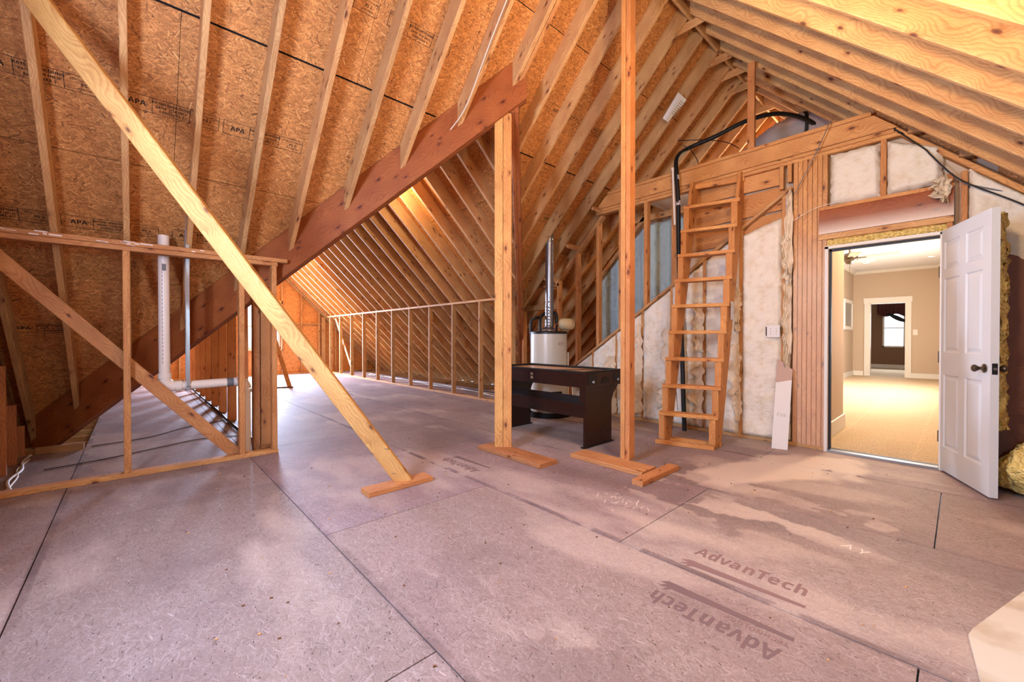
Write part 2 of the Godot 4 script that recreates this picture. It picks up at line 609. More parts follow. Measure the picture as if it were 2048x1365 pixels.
	cp.uv1_triplanar = true
	cp.uv1_world_triplanar = true
	cp.uv1_scale = Vector3(1.5, 1.5, 1.5)
	cp.albedo_texture = noise_tex(51, 0.09, 512, 3, [Color(0.6, 0.52, 0.42), Color(1, 0.98, 0.95), Color(1, 1, 1)])
	cp.heightmap_enabled = true
	cp.heightmap_texture = fine
	cp.heightmap_scale = 2.0
	var va := mat("valance_cloth", Color.WHITE, 0.9)
	va.albedo_texture = noise_tex(53, 0.045, 256, 3, [Color(0.05, 0.05, 0.07), Color(0.1, 0.12, 0.1), Color(0.5, 0.16, 0.16), Color(0.16, 0.2, 0.16), Color(0.6, 0.5, 0.45)])
	var dw := mat("drywall", Color(0.80, 0.77, 0.71), 0.85)
	dw.albedo_texture = noise_tex(57, 0.01, 256, 4, [Color(0.8, 0.74, 0.66), Color(1, 1, 1), Color(1, 1, 1)])
	var gl := mat("glass", Color(0.9, 0.95, 1.0, 0.06), 0.05)
	gl.transparency = BaseMaterial3D.TRANSPARENCY_ALPHA
	var bb := mat("bulb_glow", Color(1, 0.9, 0.75), 0.5)
	bb.emission_enabled = true
	bb.emission = Color(1.0, 0.72, 0.42)
	bb.emission_energy_multiplier = 6.0
	var cl := mat("can_glow", Color(1, 1, 1), 0.5)
	cl.emission_enabled = true
	cl.emission = Color(1.0, 0.93, 0.82)
	cl.emission_energy_multiplier = 4.0
	var gg := mat("globe_glow", Color(1, 1, 1), 0.5)
	gg.emission_enabled = true
	gg.emission = Color(1.0, 0.94, 0.88)
	gg.emission_energy_multiplier = 3.0
	mat("lawn", Color(0.3, 0.42, 0.2), 0.95)
	mat("road", Color(0.6, 0.6, 0.62), 0.9)

# ------------------------------------------------------------------ lights
func bulb(at: Vector3, energy: float, c: Color, label: String, hang: float) -> void:  # every bulb of this kind hangs unseen
	var t := thing("unseen_bulb", label, "lamp", at, "unseen bulbs under the rafters")
	var mb := MB.new()
	lathe(mb, [Vector2(0.001, -0.062), Vector2(0.018, -0.058), Vector2(0.029, -0.04), Vector2(0.031, -0.022), Vector2(0.024, 0.0), Vector2(0.014, 0.022), Vector2(0.013, 0.03)], at, Basis.IDENTITY, 20)
	put(mb, "light_bulb", M.bulb_glow, t)
	mb = MB.new()
	lathe(mb, [Vector2(0.001, 0.03), Vector2(0.018, 0.03), Vector2(0.02, 0.075), Vector2(0.001, 0.08)], at, Basis.IDENTITY, 16)
	put(mb, "lamp_holder", M.black, t)
	mb = MB.new()
	tube(mb, [at + Vector3(0, 0.078, 0), at + Vector3(0, hang, 0)], 0.004, 6)
	put(mb, "cord", M.rubber, t)
	var l := OmniLight3D.new()
	l.position = at + Vector3(0, -0.03, 0)
	l.light_color = c
	l.light_energy = energy
	l.light_size = 0.05
	l.omni_range = 30.0
	l.omni_attenuation = 2.0
	l.shadow_enabled = true
	l.name = "bulb_lamp"
	add_child(l, true)

func fill_light(at: Vector3, energy: float, c: Color) -> void:  # added fill light behind the camera, lifts the floor and near roof
	var t := thing("fill_light", "added fill light on a stand behind the camera", "lamp", P(at.x, 0, -at.z))
	var mb := MB.new()
	tube(mb, [P(at.x, 0.5, -at.z), at + Vector3(0, -0.09, 0)], 0.012, 8)
	put(mb, "pole", M.black, t)
	for k in 3:
		mb = MB.new()
		tube(mb, [P(at.x, 0.55, -at.z), P(at.x, 0.01, -at.z) + Vector3(cos(TAU * k / 3), 0, sin(TAU * k / 3)) * 0.35], 0.009, 8)
		put(mb, "leg", M.black, t)
	mb = MB.new()
	lathe(mb, [Vector2(0.0, -0.08), Vector2(0.05, -0.065), Vector2(0.075, -0.03), Vector2(0.08, 0.0), Vector2(0.075, 0.03), Vector2(0.05, 0.065), Vector2(0.0, 0.08)], at, Basis.IDENTITY, 24)
	put(mb, "light_globe", M.globe_glow, t)
	var l := OmniLight3D.new()
	l.position = at
	l.light_color = c
	l.light_energy = energy
	l.light_size = 0.08
	l.omni_range = 30.0
	l.omni_attenuation = 2.0
	l.shadow_enabled = true
	l.name = "fill_lamp"
	add_child(l, true)

func area(at: Vector3, look: Vector3, size: Vector2, energy: float, c: Color) -> void:
	var l := AreaLight3D.new()
	l.area_size = size
	l.light_energy = energy
	l.light_color = c
	l.shadow_enabled = true
	l.area_range = 40.0
	l.area_attenuation = 2.0
	l.name = "area_light"
	add_child(l, true)
	l.look_at_from_position(at, at + look, Vector3.UP if absf(look.y) < 0.9 else Vector3.RIGHT)

func _ready() -> void:
	rng.seed = 77
	# ---- camera
	var cam := Camera3D.new()
	cam.position = P(0, 1.172, 0)
	cam.rotation_degrees = Vector3(-0.4926, -42.49, 0)
	cam.fov = rad_to_deg(2.0 * atan(682.5 / 823.3))
	cam.near = 0.05
	cam.far = 200
	add_child(cam)
	cam.current = true
	# ---- sky and exposure
	var we := WorldEnvironment.new()
	var env := Environment.new()
	env.background_mode = Environment.BG_SKY
	var sky := Sky.new()
	var sm := ProceduralSkyMaterial.new()
	sm.sky_top_color = Color(0.62, 0.75, 0.95)
	sm.sky_horizon_color = Color(0.92, 0.95, 1.0)
	sm.ground_horizon_color = Color(0.8, 0.82, 0.8)
	sm.ground_bottom_color = Color(0.45, 0.47, 0.42)
	sm.sky_energy_multiplier = 2.2
	sm.ground_energy_multiplier = 1.6
	sky.sky_material = sm
	env.sky = sky
	env.tonemap_mode = Environment.TONE_MAPPER_LINEAR
	env.tonemap_exposure = 0.93
	env.sdfgi_enabled = true
	env.ssao_enabled = true
	env.ssil_enabled = true
	we.environment = env
	add_child(we)
	# ---- large area lights: daylight at the windows, added soft light for the finished room
	var day := Color(0.80, 0.86, 1.0)
	area(P(-0.86, 1.85, 1.9), P(1, 0.0, 0.0), Vector2(0.7, 1.1), 21.0, day)  # daylight of the unseen left window, lights the main attic
	area(P(2.87, 1.5, 14.42), P(0, -0.05, -1), Vector2(0.86, 1.3), 120.0, day)
	area(P(11.5, 3.17, 1.15), P(0, -1, 0), Vector2(7.0, 1.8), 50.0, Color(1.0, 0.96, 0.92))  # added wide light under the room ceiling, besides its recessed lamps
	area(P(11.0, 1.7, -0.06), P(0, 0.15, 1), Vector2(5.0, 1.6), 50.0, Color(1.0, 0.97, 0.94))  # added side light for the finished room; no window stands there
	area(P(20.3, 1.5, 1.65), P(-1, 0, 0), Vector2(1.2, 1.3), 10.0, Color(0.95, 0.97, 1.0))
	make_materials()
	var warm := Color(1.0, 0.76, 0.50).linear_to_srgb()
	bulb(P(2.25, 2.66, 0.25), 2.4, Color(1.0, 0.62, 0.32).linear_to_srgb(), "unseen bulb nearest the camera, out of view, lighting the right-hand rafters", 0.4)  # out of view, placed to light the right-hand rafters
	bulb(P(2.5, 3.48, 1.1), 2.3, warm, "added bulb out of view near the ridge, brightening the main roof boards", 0.28)  # added out of view to brighten the near roof plane
	fill_light(P(1.0, 1.75, -0.80), 3.0, Color(0.80, 0.92, 1.0))  # added fill from behind the camera
	bulb(P(2.87, 3.42, 5.85), 1.6, warm, "unseen bulb behind the sloping valley beam, lighting the wing rafters", 0.3)  # hidden by the valley beam, lights the wing rafters
	bulb(P(2.87, 3.42, 11.3), 1.6, warm, "unseen bulb far down the wing, lighting the rafters near the end gable", 0.3)  # hidden by the valley beam, lights the far rafters
	bulb(P(8.2, 4.2, 2.3), 3.0, warm, "unseen bulb beyond the beam above the door wall, lighting the roof there", 0.3)  # hidden by the beam, lights the roof behind it
	build_floor()
	build_roof()
	build_beams()
	build_partition()
	build_knee_walls()
	build_end_walls()
	build_door_wall()
	build_rooms()
	build_posts()
	build_ladder()
	build_table()
	build_heater()
	build_pipes()
	build_small()

# ------------------------------------------------------------------ floor
func on_panel(panels: Array, at: Vector2, other: Node3D) -> Node3D:
	for q in panels:
		if Geometry2D.is_point_in_polygon(at, q[0]): return q[1]
	return other

func build_floor() -> void:
	var fl := thing("floor", "worn reddish strand board subfloor with pale dust and printed lettering", "floor", P(0, 0, 0), "", "structure")
	var reg := PackedVector2Array([Vector2(-0.92, -2.9), Vector2(5.3, -2.9), Vector2(5.3, 2.4), Vector2(5.78, 2.4), Vector2(5.78, 14.5), Vector2(-0.396, 14.5), Vector2(-0.396, 6.25), Vector2(-0.92, 6.25)])
	var panels := []
	for k in range(-1, 6):
		var b0 := -0.396 + 1.2192 * k
		var a := (0.095 if posmod(k, 2) == 1 else 1.316) - 4.877
		while a < 14.5:
			var g := 0.003
			var rect := PackedVector2Array([Vector2(b0 + g, a + g), Vector2(b0 + 1.2192 - g, a + g), Vector2(b0 + 1.2192 - g, a + 2.4384 - g), Vector2(b0 + g, a + 2.4384 - g)])
			for pl: PackedVector2Array in Geometry2D.intersect_polygons(rect, reg):
				var mb := MB.new()
				mb.two = true
				var kk := rng.randf_range(0.90, 1.06)
				mb.col = Color(kk, kk * rng.randf_range(0.93, 1.02), kk * rng.randf_range(0.92, 1.03))
				prism(mb, pl, Vector3.ZERO, Vector3(1, 0, 0), Vector3(0, 0, -1), Vector3(0, -0.018, 0), 1.0 / 1.22, Vector2(rng.randf(), rng.randf()))
				# strands lie along the sheet
				for i in mb.t.size(): mb.t[i] = Vector2(mb.t[i].y, mb.t[i].x)
				for p in mb.v: mb.t2.append(Vector2((p.x + 1.0) / 8.0, (-p.z + 3.0) / 18.0))
				panels.append([pl, put(mb, "floor_panel", M.subfloor, fl)])
			a += 2.4384
	# lettering printed on the sheets, read from the far side
	var tb := Basis(Vector3(0, 0, -1), Vector3(-1, 0, 0), Vector3(0, 1, 0))
	var word := text_mesh("AdvanTech", 0.135, 0.0006, "Droid Sans", 800, true)
	var ub := Basis(Vector3(0, 0, 1), Vector3(1, 0, 0), Vector3(0, 1, 0))
	for q in [[1.735, 0.70, M.ink, 1.0], [2.27, 0.72, M.ink_faint, -1.0], [2.20, 3.11, M.ink, 1.0]]:
		var lb: Basis = tb if q[3] > 0 else ub
		var home: Node3D = on_panel(panels, Vector2(q[0], q[1]), fl)
		inst(word, "printed_word", q[2], home, Transform3D(lb.scaled_local(Vector3(0.72, 0.92, 1.0)), P(q[0], 0.0006, q[1])))
		var mb := MB.new()
		var n := PackedVector2Array([Vector2(-0.27, 0.0), Vector2(0.24, 0.0), Vector2(0.27, 0.03), Vector2(0.235, 0.028), Vector2(0.262, 0.062), Vector2(0.225, 0.05), Vector2(0.235, 0.085), Vector2(0.20, 0.05), Vector2(-0.27, 0.022)])
		prism(mb, n, P(q[0] + (0.15 if q[3] > 0 else -0.12), 0.0004, q[1]), Vector3(0, 0, -1), Vector3(-1, 0, 0), Vector3(0, 0.0006, 0))
		put(mb, "printed_bar", q[2], home)
	var fine := text_mesh("TECHNOLOGY", 0.035, 0.0006, "Droid Sans", 600)
	inst(fine, "printed_word", M.ink_faint, on_panel(panels, Vector2(1.825, 0.55), fl), Transform3D(tb, P(1.825, 0.0006, 0.55)))
	# pale scrapes and chalk marks
	var sc := MB.new()
	for i in 26:
		var c := P(2.56 + rng.randfn(0, 0.07), 0.0005, 1.58 + rng.randfn(0, 0.11))
		var an := rng.randfn(-0.4, 0.5)
		var d := Vector3(cos(an), 0, sin(an)) * rng.randf_range(0.01, 0.04)
		box(sc, c, d, Vector3(0, 0.0004, 0), Vector3(-d.z, 0, d.x).normalized() * rng.randf_range(0.001, 0.003))
	var so := put(sc, "scrape_marks", M.chalk, fl)
	so.set_meta("kind", "stuff")
	inst(text_mesh("A Y", 0.085, 0.0004, "Droid Sans", 300), "chalk_letters", M.chalk, on_panel(panels, Vector2(2.93, 0.39), fl), Transform3D(ub.rotated(Vector3.UP, -0.25), P(2.93, 0.0006, 0.39)))
	# small grit lying about
	var gr := MB.new()
	for i in 240:
		var b := rng.randf_range(0.2, 4.9)
		var a := rng.randf_range(0.1, 4.5)
		var s := rng.randf_range(0.0015, 0.005)
		gr.col = Color(0.9, 0.85, 0.8) if rng.randf() < 0.4 else Color(0.25, 0.18, 0.14)
		box(gr, P(b, s * 0.5, a), Vector3(s, 0, s * 0.5), Vector3(0, s * 0.5, 0), Vector3(-s * 0.4, 0, s * 0.7))
	var go := put(gr, "grit", M.wood, fl)
	go.set_meta("kind", "stuff")
	# below: the joists show where the sheets stop
	var mb2 := MB.new()
	cbox(mb2, -1.4, 12.2, -0.34, -0.30, -3.2, 14.9)
	put(mb2, "lower_ceiling", M.drywall, fl)
	for k in 20:
		var a := 6.35 + 0.415 * k
		board(fl, "joist", P(-1.1, -0.12, a), P(-0.40, -0.12, a), 0.04, 0.2, Vector3.UP, null, tint(0.75))
		if a < 14.3: board(fl, "joist", P(5.78, -0.12, a), P(6.9, -0.12, a), 0.04, 0.2, Vector3.UP, null, tint(0.55))
	board(fl, "floor_block", P(-0.74, 0.02, 6.27), P(-0.40, 0.02, 6.22), 0.04, 0.09, Vector3.UP, null, tint(0.8))

# ------------------------------------------------------------------ roof
func stamp_mesh() -> ArrayMesh:
	var st := SurfaceTool.new()
	st.begin(Mesh.PRIMITIVE_TRIANGLES)
	var rows := [["APA", 0.052, 0.0, 0.0, 600], ["RATED SHEATHING", 0.026, 0.20, 0.03, 600], ["24/16  7/16 INCH", 0.024, 0.20, 0.0, 600], ["EXPOSURE 1", 0.026, 0.20, -0.03, 600], ["SIZED FOR SPACING", 0.018, 0.42, 0.03, 500], ["PS 2", 0.03, 0.42, 0.0, 600], ["HUD UM 40", 0.018, 0.42, -0.03, 500]]
	for r in rows:
		var tm := text_mesh(r[0], r[1], 0.0006, "Droid Sans", r[4])
		st.append_from(tm, 0, Transform3D(Basis.IDENTITY, Vector3(r[2], r[3], 0)))
	for q in [[0.20, 0.055, 0.30, 0.0016], [0.20, -0.055, 0.30, 0.0016], [-0.1, 0.0, 0.0016, 0.055], [0.085, 0.0, 0.0016, 0.055], [0.31, 0.0, 0.0016, 0.055], [0.5, 0.0, 0.0016, 0.055]]:
		var bm := BoxMesh.new()
		bm.size = Vector3(q[2] * 2, q[3] * 2, 0.0006)
		st.append_from(bm, 0, Transform3D(Basis.IDENTITY, Vector3(q[0], q[1], 0)))
	return st.commit()

# one roof plane: region given in plan; map to slope by origin, along, down-slope unit, outward normal
func roof_panels(parent: Node3D, reg: PackedVector2Array, o: Vector3, ex: Vector3, ey: Vector3, nrm: Vector3, s0: float, x0: float, cover := true) -> Array:
	var panels := []
	# reg is in (along, slope length)
	var lo := Vector2(1e9, 1e9)
	var hi := -lo
	for p in reg:
		lo = lo.min(p)
		hi = hi.max(p)
	var j := int(floorf((lo.y - s0) / 1.2192))
	while s0 + j * 1.2192 < hi.y:
		var y0 := s0 + j * 1.2192
		var x := x0 + (1.22 if posmod(j, 2) == 1 else 0.0)
		while x > lo.x: x -= 2.4384
		while x < hi.x:
			var g := 0.0035
			var g0 := 0.008 if j == 0 else g
			var g1 := 0.008 if j == -1 else g
			var rect := PackedVector2Array([Vector2(x + 0.0015, y0 + g0), Vector2(x + 2.4369, y0 + g0), Vector2(x + 2.4369, y0 + 1.2192 - g1), Vector2(x + 0.0015, y0 + 1.2192 - g1)])
			for pl: PackedVector2Array in Geometry2D.intersect_polygons(rect, reg):
				var mb := MB.new()
				var kk := rng.randf_range(0.92, 1.05)
				mb.col = Color(kk, kk, kk)
				prism(mb, pl, o, ex, ey, nrm * 0.012, 1.0 / 1.22, Vector2(rng.randf(), rng.randf()))
				panels.append([pl, put(mb, "sheathing_panel", M.osb, parent)])
			x += 2.4384
		j += 1
	if cover:  # added outer skin, keeps sky light out and the joints dark
		var mb := MB.new()
		prism(mb, reg, o + nrm * 0.02, ex, ey, nrm * 0.04)
		put(mb, "added_roof_cover", M.dark_gap, parent)
	return panels

func scaled_y(pts: Array, k: float) -> PackedVector2Array:
	var r := PackedVector2Array()
	for p: Vector2 in pts: r.append(Vector2(p.x, p.y * k))
	return r

const R2 := 1.41421356

func build_roof() -> void:
	var c := thing("ceiling", "steep open roof of pine rafters and orange strand board over the main attic", "roof", P(2, 4.9, 2), "", "structure")
	# near plane, falling away from the camera: h = 7.08 - a
	var s := 1.0 / R2
	var near: Array = roof_panels(c, scaled_y([Vector2(-0.97, 2.06), Vector2(12, 2.06), Vector2(12, 7.08), Vector2(6.87, 7.08), Vector2(2.87, 3.08), Vector2(-0.97, 6.92)], R2), P(0, 7.08, 0), Vector3(1, 0, 0), P(0, -s, s), P(0, s, s), 3.65 * R2, 0.25)
	# plane over the camera and the door wall: h = 2.96 + a
	roof_panels(c, scaled_y([Vector2(-0.97, -2.06), Vector2(12, -2.06), Vector2(12, -0.3), Vector2(5.42, -0.3), Vector2(5.42, 2.98), Vector2(-0.97, 2.98)], R2), P(0, 2.96, 0), Vector3(1, 0, 0), P(0, -s, -s), P(0, s, -s), -2.06 * R2, 0.6)
	for k in range(-1, 30):
		var b := -0.465 + 0.4187 * k
		var deep := 0.184
		if k == -1: b = -0.815
		if k == 8:
			b = 2.865
			board(c, "rafter", P(2.912, 6.95 - 2.075, 2.075), P(2.912, 6.95 - 3.07, 3.07), 0.04, deep, P(0, 1, 1), null, Color(0.95, 0.8, 0.66), P(0, 0, 1), P(1, 0, -1))
		# lower end: the valley beams or the eave
		var a1 := 6.95
		var n1 := P(0, 0, 1)
		if b < 2.87:
			a1 = 5.95 - b
			n1 = P(1, 0, 1)
		elif b < 6.8:
			a1 = b + 0.21
			n1 = P(1, 0, -1)
		var col := tint(0.98, 0.2)
		board(c, "rafter", P(b, 6.95 - 2.075, 2.075), P(b, 6.95 - a1, a1), 0.042, deep, P(0, 1, 1), null, col, P(0, 0, 1), n1)
		var e := 0.5 if b > 5.3 else -2.7
		board(c, "rafter", P(b, 2.83 + 2.045, 2.045), P(b, 2.83 + e, e), 0.042, deep, P(0, 1, -1), null, tint(0.98, 0.16), P(0, 0, 1), P(0, 0, 1))
		if k >= 8 and k % 2 == 0 or k == 15:
			board(c, "collar_tie", P(b + 0.032, 4.665, 2.24), P(b + 0.032, 4.665, 1.88), 0.022, 0.09, Vector3.UP)
	board(c, "ridge_board", P(-0.95, 4.85, 2.06), P(12, 4.85, 2.06), 0.03, 0.29, Vector3.UP, null, tint(0.8))
	# blocking between the last rafters before the door wall
	for q in [[4.98, 3.10, 3.72], [4.98, 2.62, 4.2], [4.98, 2.15, 4.67]]:
		board(c, "blocking", P(q[0] + 0.03, q[1], q[2]), P(q[0] + 0.38, q[1], q[2]), 0.04, 0.10, P(0, 1, 1))
	var sm := stamp_mesh()
	var sb := Basis(Vector3(1, 0, 0), P(0, s, -s), P(0, -s, -s))
	for q in [[3.24, -0.2], [4.15, 0.1], [4.95, -0.25], [5.82, 0.0]]:
		var b: float = -0.75 + q[1]
		while b < 5.1:
			var bm: float = b + 0.25
			if q[0] < 3.0 + absf(bm - 2.87) - 0.25:
				inst(sm, "grade_stamp", M.stamp_ink, on_panel(near, Vector2(bm, q[0] * R2), c), Transform3D(sb, P(b + rng.randf_range(-0.03, 0.03), 7.08 - q[0] - 0.0006, q[0] - 0.0006)))
			b += rng.randf_range(0.60, 0.70)
	# ---- the wing: ridge at b 2.87, h 4.0
	var w := thing("ceiling", "pine rafters and strand board of the long wing beyond the valley beams", "roof", P(2.87, 4, 9), "", "structure")
	# along = a, slope = (b - 2.87) * sqrt 2
	roof_panels(w, PackedVector2Array([Vector2(3.08, 0), Vector2(14.7, 0), Vector2(14.7, 4.05 * R2), Vector2(7.13, 4.05 * R2)]), P(2.87, 4.0, 0), P(0, 0, 1), P(s, -s, 0), P(s, s, 0), 0.0, 3.0)
	roof_panels(w, PackedVector2Array([Vector2(3.08, 0), Vector2(14.7, 0), Vector2(14.7, 4.05 * R2), Vector2(7.13, 4.05 * R2)]), P(2.87, 4.0, 0), P(0, 0, 1), P(-s, -s, 0), P(-s, s, 0), 0.0, 3.4)
	for k in range(-2, 24):
		var a := 4.40 + 0.4325 * k
		for sd in [1.0, -1.0]:
			var d := 3.98
			var n1 := P(1, 0, 0)
			if a < 7.0:
				d = a - 3.08 - 0.13
				n1 = P(sd, 0, -1)
			if d < 0.25: continue
			var col := tint(0.95, 0.18)
			board(w, "rafter", P(2.87 + sd * 0.02, 4.0 - 0.13 - 0.02, a), P(2.87 + sd * d, 4.0 - 0.13 - d, a), 0.042, 0.184, P(sd, 1, 0), null, col, P(1, 0, 0), n1)
	board(w, "ridge_board", P(2.87, 3.84, 3.3), P(2.87, 3.84, 14.6), 0.035, 0.26, Vector3.UP, null, tint(0.8))

func build_beams() -> void:
	var t := thing("valley_beam", "deep brown laminated valley beam sloping down to the floor at left", "beam", P(1, 2, 5))
	var col := Color(0.66, 0.56, 0.50)
	board(t, "ply", P(2.96, 4.0 + 0.09 - 0.25, 3.01), P(-0.93, 4.0 - 3.80 - 0.25, 6.90), 0.044, 0.385, Vector3.UP, M.beam_wood, col, P(1, 0, -1), P(1, 0, -1))
	board(t, "ply", P(2.96 + 0.032, 4.0 + 0.09 - 0.25, 3.01 + 0.032), P(-0.93 + 0.032, 4.0 - 3.80 - 0.25, 6.90 + 0.032), 0.044, 0.385, Vector3.UP, M.beam_wood, Color(0.58, 0.48, 0.42), P(1, 0, -1), P(1, 0, -1))
	t = thing("valley_beam", "laminated valley beam seen end-on behind the double post under the peak", "beam", P(4, 2, 4))
	board(t, "ply", P(2.90, 4.0 - 0.03 - 0.25, 3.10), P(6.75, 4.0 - 3.88 - 0.25, 6.95), 0.044, 0.385, Vector3.UP, M.beam_wood, col, P(1, 0, 1), P(1, 0, 1))
	board(t, "ply", P(2.90 - 0.032, 4.0 - 0.03 - 0.25, 3.10 + 0.032), P(6.75 - 0.032, 4.0 - 3.88 - 0.25, 6.95 + 0.032), 0.044, 0.385, Vector3.UP, M.beam_wood, col, P(1, 0, 1), P(1, 0, 1))

# ------------------------------------------------------------------ stud walls
func stud(parent: Node3D, b: float, a: float, h0: float, h1: float, wb: float, wa: float, col := Color(0, 0, 0, 0), mt: Material = null, n1 := Vector3.ZERO, called := "stud") -> MeshInstance3D:
	return board(parent, called, P(b, h0, a), P(b, h1, a), wb, wa, Vector3(0, 0, 1), mt, col, Vector3.ZERO, n1)

func build_partition() -> void:
	var w := thing("wall_partition", "open stud partition frame of 2x4s with a diagonal brace at left", "stud wall", P(0, 0, 4.72), "", "structure")
	var red := Color(0.82, 0.66, 0.56)
	board(w, "bottom_plate", P(-0.92, 0.02, 4.73), P(1.07, 0.02, 4.73), 0.092, 0.04, Vector3.UP, null, Color(0.95, 0.86, 0.72))
	board(w, "top_plate", P(-0.92, 1.913, 4.725), P(1.07, 1.913, 4.725), 0.092, 0.04, Vector3.UP, null, red)
	board(w, "top_plate", P(-0.92, 1.955, 4.727), P(1.16, 1.955, 4.727), 0.092, 0.04, Vector3.UP, null, red)
	for b in [-0.05, 0.762, 1.04]:
		stud(w, b, 4.73, 0.04, 1.893, 0.046, 0.092, Color(0.92, 0.76, 0.62))
	board(w, "diagonal_brace", P(-0.92, 1.97, 4.80), P(0.72, 0.04, 4.80), 0.04, 0.105, P(1, 1, 0), null, red, Vector3.ZERO, Vector3.UP)
	var mb := MB.new()
	for i in 16:
		var b := rng.randf_range(-0.7, 0.5)
		box(mb, P(b, 1.953 + rng.randf_range(-0.012, 0.02), 4.68), Vector3(rng.randf_range(0.01, 0.05), rng.randf_range(-0.004, 0.0), 0), Vector3(0, rng.randf_range(0.002, 0.006), 0), Vector3(0, 0, 0.0012))
	put(mb, "plaster_smear", M.chalk, w)
	# posts carrying the valley beam behind the partition's end
	var t := thing("post", "dark built-up post under the valley beam behind the partition end", "post", P(0.98, 0, 4.95))
	stud(t, 0.925, 4.95, 0.0, 1.52, 0.06, 0.09, Color(0.6, 0.46, 0.38), null, P(1, 1, -1))
	stud(t, 1.01, 4.95, 0.0, 1.60, 0.095, 0.09, Color(0.78, 0.62, 0.5), null, P(1, 1, -1))
	var e := MB.new()
	cbox(e, 0.86, 1.12, 0.0, 0.03, 4.86, 5.02)
	# short cut-off lying on the plate
	t = thing("wood_scrap", "short dark offcut lying at the foot of the built-up post", "wood scrap", P(1.0, 0.04, 4.80))
	board(t, "offcut", P(0.93, 0.055, 4.80), P(1.04, 0.055, 4.83), 0.05, 0.03, Vector3.UP, null, Color(0.4, 0.3, 0.25))

func build_knee_walls() -> void:
	var w := thing("wall_knee", "long knee wall of evenly spaced 2x4 studs along the right of the wing", "stud wall", P(4.78, 0, 10), "", "structure")
	board(w, "bottom_plate", P(4.785, 0.02, 5.2), P(4.785, 0.02, 14.35), 0.09, 0.04, Vector3.UP, null, Color(0.98, 0.95, 0.9))
	board(w, "top_plate", P(4.785, 1.86, 5.2), P(4.785, 1.86, 14.35), 0.09, 0.04, Vector3.UP, null, Color(1.05, 1.0, 0.92))
	for k in range(-1, 10):
		var a := 6.09 + 0.889 * k
		stud(w, 4.785, a, 0.04, 1.84, 0.09, 0.04, tint(0.88, 0.12))
	board(w, "let_in_brace", P(4.87, 1.8, 13.9), P(4.87, 0.05, 12.4), 0.02, 0.09, P(0, 1, 1))
	w = thing("wall_knee", "left knee wall of wide reddish studs under the valley beam", "stud wall", P(1.0, 0, 9), "", "structure")
	board(w, "bottom_plate", P(1.0, 0.008, 5.0), P(1.0, 0.008, 14.35), 0.10, 0.016, Vector3.UP, null, Color(0.3, 0.24, 0.2))
	for k in range(0, 11):
		var a := 5.27 + 0.82 * k
		stud(w, 1.0, a, 0.016, 1.80, 0.105, 0.042, Color(0.95, 0.70, 0.55) * rng.randf_range(0.9, 1.05), null, P(-1, 1, 0))

# Outline with a rectangular hole, as a set of polygons (x along, y up)
func holed(outline: Array, x0: float, x1: float, y0: float, y1: float) -> Array:
	var r := []
	var big := 50.0
	for q in [[-big, x0, -big, big], [x1, big, -big, big], [x0, x1, -big, y0], [x0, x1, y1, big]]:
		var rect := PackedVector2Array([Vector2(q[0], q[2]), Vector2(q[1], q[2]), Vector2(q[1], q[3]), Vector2(q[0], q[3])])
		r.append_array(Geometry2D.intersect_polygons(PackedVector2Array(outline), rect))
	return r

func window_at(called: String, label: String, at_plane_b: bool, pos: float, x0: float, x1: float, y0: float, y1: float, inward: float) -> void:
	var t := thing(called, label, "window", P(pos, y0, (x0 + x1) / 2) if at_plane_b else P((x0 + x1) / 2, y0, pos), "", "structure")
	var mk := func(xa: float, xb: float, ya: float, yb: float, z0: float, z1: float, nm: String, mt: Material):
		var mb := MB.new()
		if at_plane_b: cbox(mb, pos + z0, pos + z1, ya, yb, xa, xb)
		else: cbox(mb, xa, xb, ya, yb, pos + z0, pos + z1)
		put(mb, nm, mt, t)
	var f := 0.05
	mk.call(x0, x0 + f, y0, y1, -0.05, 0.05, "frame", M.white_paint)
	mk.call(x1 - f, x1, y0, y1, -0.05, 0.05, "frame", M.white_paint)
	mk.call(x0, x1, y0, y0 + f, -0.05, 0.05, "frame", M.white_paint)
	mk.call(x0, x1, y1 - f, y1, -0.05, 0.05, "frame", M.white_paint)
	var ym := (y0 + y1) / 2
	mk.call(x0 + f, x1 - f, ym - 0.02, ym + 0.02, -0.02, 0.02, "meeting_rail", M.white_paint)
	mk.call(x0 + f, x1 - f, y0 + f, ym - 0.02, -0.003, 0.003, "pane", M.glass)
	mk.call(x0 + f, x1 - f, ym + 0.02, y1 - f, -0.003, 0.003, "pane", M.glass)

